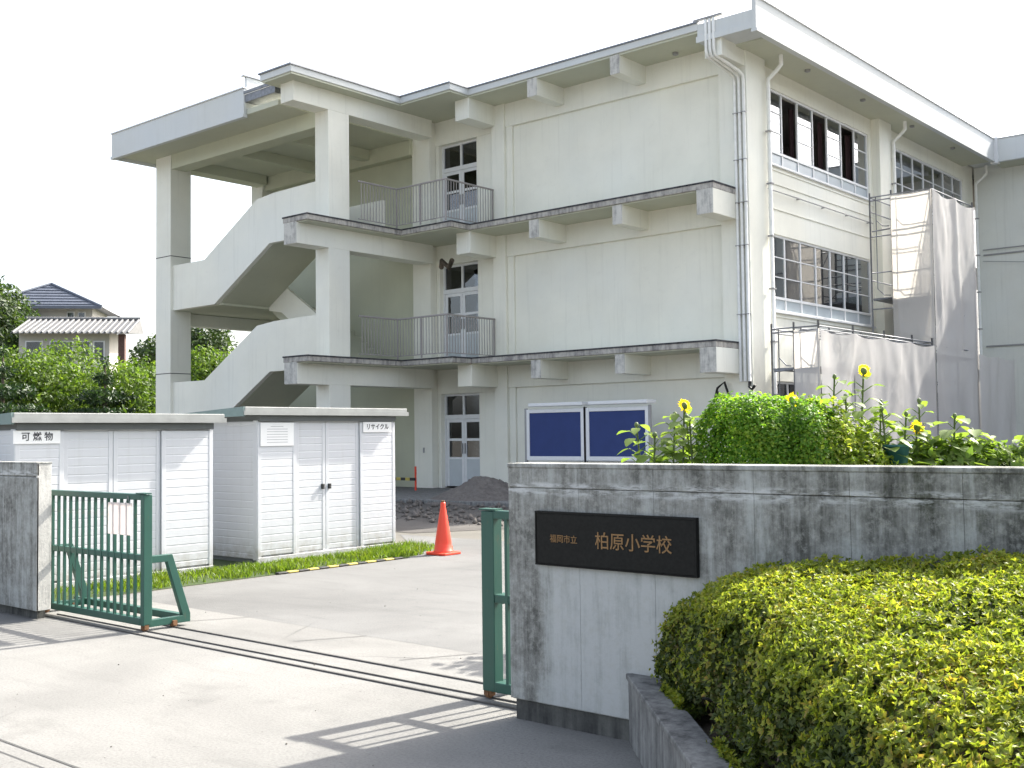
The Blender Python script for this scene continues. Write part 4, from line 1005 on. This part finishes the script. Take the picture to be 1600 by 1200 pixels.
# dirt pile
n = 60; gx, gy = np.meshgrid(np.linspace(-1, 1, n), np.linspace(-1, 1, n), indexing='ij')
rr = np.sqrt(gx**2+gy**2); h = .55*np.clip(1-rr**1.3, 0, 1)**1.15*(1+.18*fbm(gx*2, gy*2, 12)) + .05*fbm(gx*7, gy*7, 13)*np.clip(1-rr, 0, 1)+.02*RNG.normal(size=gx.shape)*np.clip(1-rr, 0, 1)
V = np.stack([gx*1.7, gy*1.5, np.maximum(h, 0)-.01], -1).reshape(-1, 3); i, j = np.meshgrid(np.arange(n-1), np.arange(n-1), indexing='ij'); a = i*n+j
dp = obj('dirt_pile', npmesh('dirt_pile', V, np.stack([a, a+n, a+n+1, a+1], -1).reshape(-1, 4), M['dirt'], True)); dp.location = (-17.9, 19.9, 0)
tag(dp, 'heap of dark grey dirt in front of the ground floor door', 'dirt pile')
BR = thing('barrier_bar', 'low yellow and black barrier bar under the balcony', 'barrier', (-22.5, 21.62, .09))
for k in range(5): B(-22.95+k*.18, -22.77+k*.18, 21.60, 21.65, .36, .44).build('stripe', M['yellow'] if k % 2 else M['black'], BR)
for x in (-22.93, -22.07): B(x-.02, x+.02, 21.65, 21.69, .09, .75).build('stand', M['orange'], BR)

# ------------------------------------------------------------------ plants behind the gate wall
def sunflower(label, base, H, seed, flower=True, face=(.25, 1, .35), nleaf=20, R=.17):
    T = thing('sunflower', label, 'sunflower', base, group='sunflowers behind the gate wall'); rng = np.random.default_rng(seed)
    lean = rng.uniform(-.08, .08, 2); pts = [(lean[0]*f*f, lean[1]*f*f, H*f) for f in np.linspace(0, 1, 6)]
    MB().tube(pts, [.014, .013, .011, .010, .008, .007], 7).build('stem', M['stem'], T, True, local=True)
    outl = [(0, 0), (.28, .18), (.40, .38), (.34, .62), (.16, .86), (0, 1)]
    for k in range(nleaf):
        f = .66+.33*k/nleaf; z = H*f; a = k*2.4+rng.uniform(-.4, .4); L = R*(1.0-.50*k/nleaf)*rng.uniform(.8, 1.3)
        pet = .12*(1.0-.55*k/nleaf)*rng.uniform(.6, 1.2); dx, dy = math.cos(a), math.sin(a); mb = MB()
        ox = pts[-1][0]*f*f; oy = pts[-1][1]*f*f
        b0 = Vector((ox+dx*pet, oy+dy*pet, z+.05)); d = Vector((dx, dy, rng.uniform(-.5, .15))).normalized(); s_ = Vector((-dy, dx, 0)); up = s_.cross(d)*-1
        mid = [b0+d*L*q[1]-Vector((0, 0, 1))*L*.22*q[1]**2 for q in outl]
        vs_ = mid+[mid[i_]+s_*L*q[0]+Vector((0, 0, 1))*L*.10*q[0]/.4 for i_, q in enumerate(outl)]+[mid[i_]-s_*L*q[0]+Vector((0, 0, 1))*L*.10*q[0]/.4 for i_, q in enumerate(outl)]
        fs = []
        for i_ in range(5): fs += [(i_, i_+1, 7+i_, 6+i_), (i_+1, i_, 12+i_, 13+i_)]
        mb.add(vs_, fs); mb.tube([(ox, oy, z), b0], .004, 4, False); mb.build('leaf', M['sunleaf'], T, True, local=True)
    if flower:
        nf = Vector(face).normalized(); q = nf.to_track_quat('Z', 'Y').to_matrix().to_4x4(); q.translation = (pts[-1][0], pts[-1][1], H+.01)
        hd = MB().lathe([(.010, -.015), (.030, .0), (.028, .012), (.010, .016)], 16); hd.v = [tuple(q @ Vector(v)) for v in hd.v]
        ho = hd.build('flower_head', M['stem'], T, True, local=True); pm = MB()
        for k in range(18):
            a = k*6.283/18; c_, s2 = math.cos(a), math.sin(a); Lp = .036*rng.uniform(.85, 1.1)
            pv = [(.026*c_, .026*s2, .004), (.046*c_-.012*s2, .046*s2+.012*c_, .012), ((.026+Lp)*c_, (.026+Lp)*s2, .004+rng.uniform(-.02, .03)), (.046*c_+.012*s2, .046*s2-.012*c_, .012)]
            pm.add([tuple(q @ Vector(v)) for v in pv], [(0, 1, 2), (0, 2, 3)])
        pm.build('petals', M['petal'], ho, local=True)
    else:
        MB().lathe([(.006, -.02), (.018, 0), (.014, .02), (.004, .026)], 10, (pts[-1][0], pts[-1][1], H)).build('flower_bud', M['stem'], T, True, local=True)
    return T
sunflower('sunflower with one yellow head at the corner of the blue board', (-4.72, 7.55, 0), 1.80, 1)
sunflower('shorter leafy sunflower without bloom beside the clipped vine mound', (-4.78, 7.85, 0), 1.72, 2, False)
sunflower('leafy sunflower with bud overlapping the blue board', (-5.0, 7.5, 0), 1.66, 3, False, R=.18)
sunflower('low spreading sunflower without bloom nearest the notice boards', (-4.95, 7.72, 0), 1.5, 12, False, R=.2)
for lb_, p_, h_, sd_, r_s in (('dense pale leaved sunflower stalk over the edge of the blue board', (-4.86, 7.62, 0), 1.74, 21, .16), ('leafy sunflower stalk with downturned leaves close to the mound', (-4.62, 7.62, 0), 1.70, 22, .17), ('short sunflower stalk with wide leaves in front of the notice boards', (-4.9, 7.4, 0), 1.58, 23, .18), ('tall leafy stalk among the loose vine thicket', (-3.66, 8.35, 0), 1.86, 24, .16), ('leafy stalk hanging over the right end of the thicket', (-3.42, 8.6, 0), 1.76, 25, .18), ('leafy stalk in the bed by the low mesh sheet', (-3.0, 9.2, 0), 1.58, 26, .2), ('leafy stalk near the olive green shrub', (-2.7, 9.5, 0), 1.55, 27, .19)):
    sunflower(lb_, p_, h_, sd_, False, nleaf=24, R=r_s)
sunflower('tallest sunflower with its yellow head turned up in front of the net', (-3.72, 8.6, 0), 2.06, 4)
sunflower('tall sunflower bud standing beside the tallest bloom', (-3.92, 8.5, 0), 2.03, 5, False)
sunflower('sunflower head poking out of the vine mound', (-4.02, 8.1, 0), 1.83, 6, nleaf=8)
sunflower('leafy sunflower leaning to the right of the vine mound', (-3.60, 8.7, 0), 1.82, 7, False, R=.2)
sunflower('leafy sunflower without bloom just above the teal pot', (-3.45, 8.75, 0), 1.72, 13, False, R=.19)
sunflower('nodding green sunflower bud in front of the tower net', (-3.36, 9.0, 0), 1.83, 8, False, R=.14)
sunflower('broad leaved sunflower with pale leaves right of the teal pot', (-3.16, 9.1, 0), 1.70, 9, False, R=.24)
sunflower('small orange sunflower right above the teal pot', (-3.42, 8.95, 0), 1.60, 10, True, R=.15)
def mound(name, label, clumps, n, leaf, mat, base, seed, shell=.72, sq=1.0):
    T = thing(name, label, 'shrub', base); rng = np.random.default_rng(seed); b0 = np.array(base)
    cl = [tuple(np.array(c[:3]))+tuple(c[3:]) for c in clumps]; P, N = blob_points(cl, n, rng, shell, sq)
    k_ = P[:, 2] > .02; P, N = P[k_], N[k_]; V, Fc = leaves(P, N+rng.normal(size=N.shape)*.38, leaf[0], leaf[1], rng, .3)
    cr = obj('foliage', npmesh('foliage', V-b0, Fc, M[mat]), None, T); cr['kind'] = 'stuff'
    limbs((b0[0], b0[1], 0), cl, .02, M['bark'], T, 'stems')
mound('vine_mound', 'rounded dense green vine mound trained over a frame behind the wall', [(-4.28, 7.78, 1.20, .34, .33, .68), (-4.20, 7.9, 1.0, .37, .36, .84), (-3.98, 8.08, 1.22, .32, .34, .63)], 42000, (.036, .023), 'vine', (-4.2, 7.9, 0), 31, .84, .62)
mound('vine_mound', 'lighter looser vine thicket joined to the rounded mound', [(-3.85, 8.2, 1.25, .34, .34, .58), (-3.68, 8.4, 1.15, .32, .34, .52), (-3.58, 8.55, .9, .3, .34, .6), (-3.45, 8.7, .95, .26, .3, .45)], 18000, (.045, .028), 'vine2', (-3.7, 8.4, 0), 32)
for k, (x, y, r_2, h_2, lb) in enumerate(((-3.25, 9.05, .34, 1.5, 'low leafy plant at the foot of the broad leaved sunflower'), (-2.95, 9.3, .36, 1.48, 'low leafy plant in the middle of the bed by the rear net'), (-2.62, 9.55, .34, 1.47, 'low leafy plant before the bare shrub'), (-2.35, 9.8, .32, 1.45, 'low leafy plant farthest along the gate wall'))):
    mound('leafy_plant', lb, [(x, y, h_2-.35, r_2, r_2*.8, .36), (x+.1, y+.1, h_2-.75, r_2, r_2*.8, .5)], 2600, (.10, .06), 'sunleaf', (x, y, 0), 50+k)
mound('shrub', 'olive green shrub with small leaves against the rear net', [(-2.35, 10.1, 1.35, .26, .26, .42), (-2.2, 10.25, 1.0, .3, .3, .6), (-2.28, 10.2, 1.62, .18, .2, .22)], 2600, (.06, .03), 'dark', (-2.3, 10.2, 0), 60)
PT = thing('plant_pot', 'teal plastic planter pot on a stand among the sunflowers', 'pot', (-3.40, 8.60, 0))
MB().lathe([(.08, 1.33), (.10, 1.46), (.125, 1.465), (.125, 1.482), (.11, 1.482), (.09, 1.44)], 20).build('pot', M['teal'], PT, True, local=True)
for x, y in ((-.1, -.1), (.1, -.1), (.1, .1), (-.1, .1)): B(x-.015, x+.015, y-.015, y+.015, 0, 1.31).build('stand_leg', M['teal'], PT, local=True)
B(-.12, .12, -.12, .12, 1.28, 1.305).build('stand_top', M['teal'], PT, local=True)

# clods and stones on the dug ground, litter on the paving
def clods(n, xr, yr, rr, rng):
    base = np.array([(1, 0, 0), (-.8, .3, 0), (0, 1, .1), (0, -1, 0), (.1, 0, .8), (0, 0, -.5)], float)
    Fb = np.array([(0, 2, 4), (2, 1, 4), (1, 3, 4), (3, 0, 4), (2, 0, 5), (1, 2, 5), (3, 1, 5), (0, 3, 5)])
    c = np.stack([rng.uniform(*xr, n), rng.uniform(*yr, n), np.zeros(n)], 1); r = rr[0]+(rr[1]-rr[0])*rng.uniform(0, 1, n)**4
    V = c[:, None, :]+base[None]*r[:, None, None]*rng.uniform(.6, 1.3, (n, 6, 3)); V[..., 2] += (r*.25)[:, None]
    return V.reshape(-1, 3), (Fb[None]+np.arange(n)[:, None, None]*6).reshape(-1, 3)
rgc = np.random.default_rng(99)
V1, F1 = clods(2600, (-24, -12.5), (14.5, 22.0), (.015, .11), rgc)
tag(obj('rubble', npmesh('rubble', V1, F1, M['dirt'])), 'loose clods and stones strewn over the dug ground', 'rubble', kind='stuff')
V2, F2 = clods(260, (-10.4, -3.2), (-1, 12.5), (.003, .010), rgc)
tag(obj('grit', npmesh('grit', V2, F2, M['yard'])), 'scattered grit and small stones on the entrance paving', 'grit', kind='stuff')
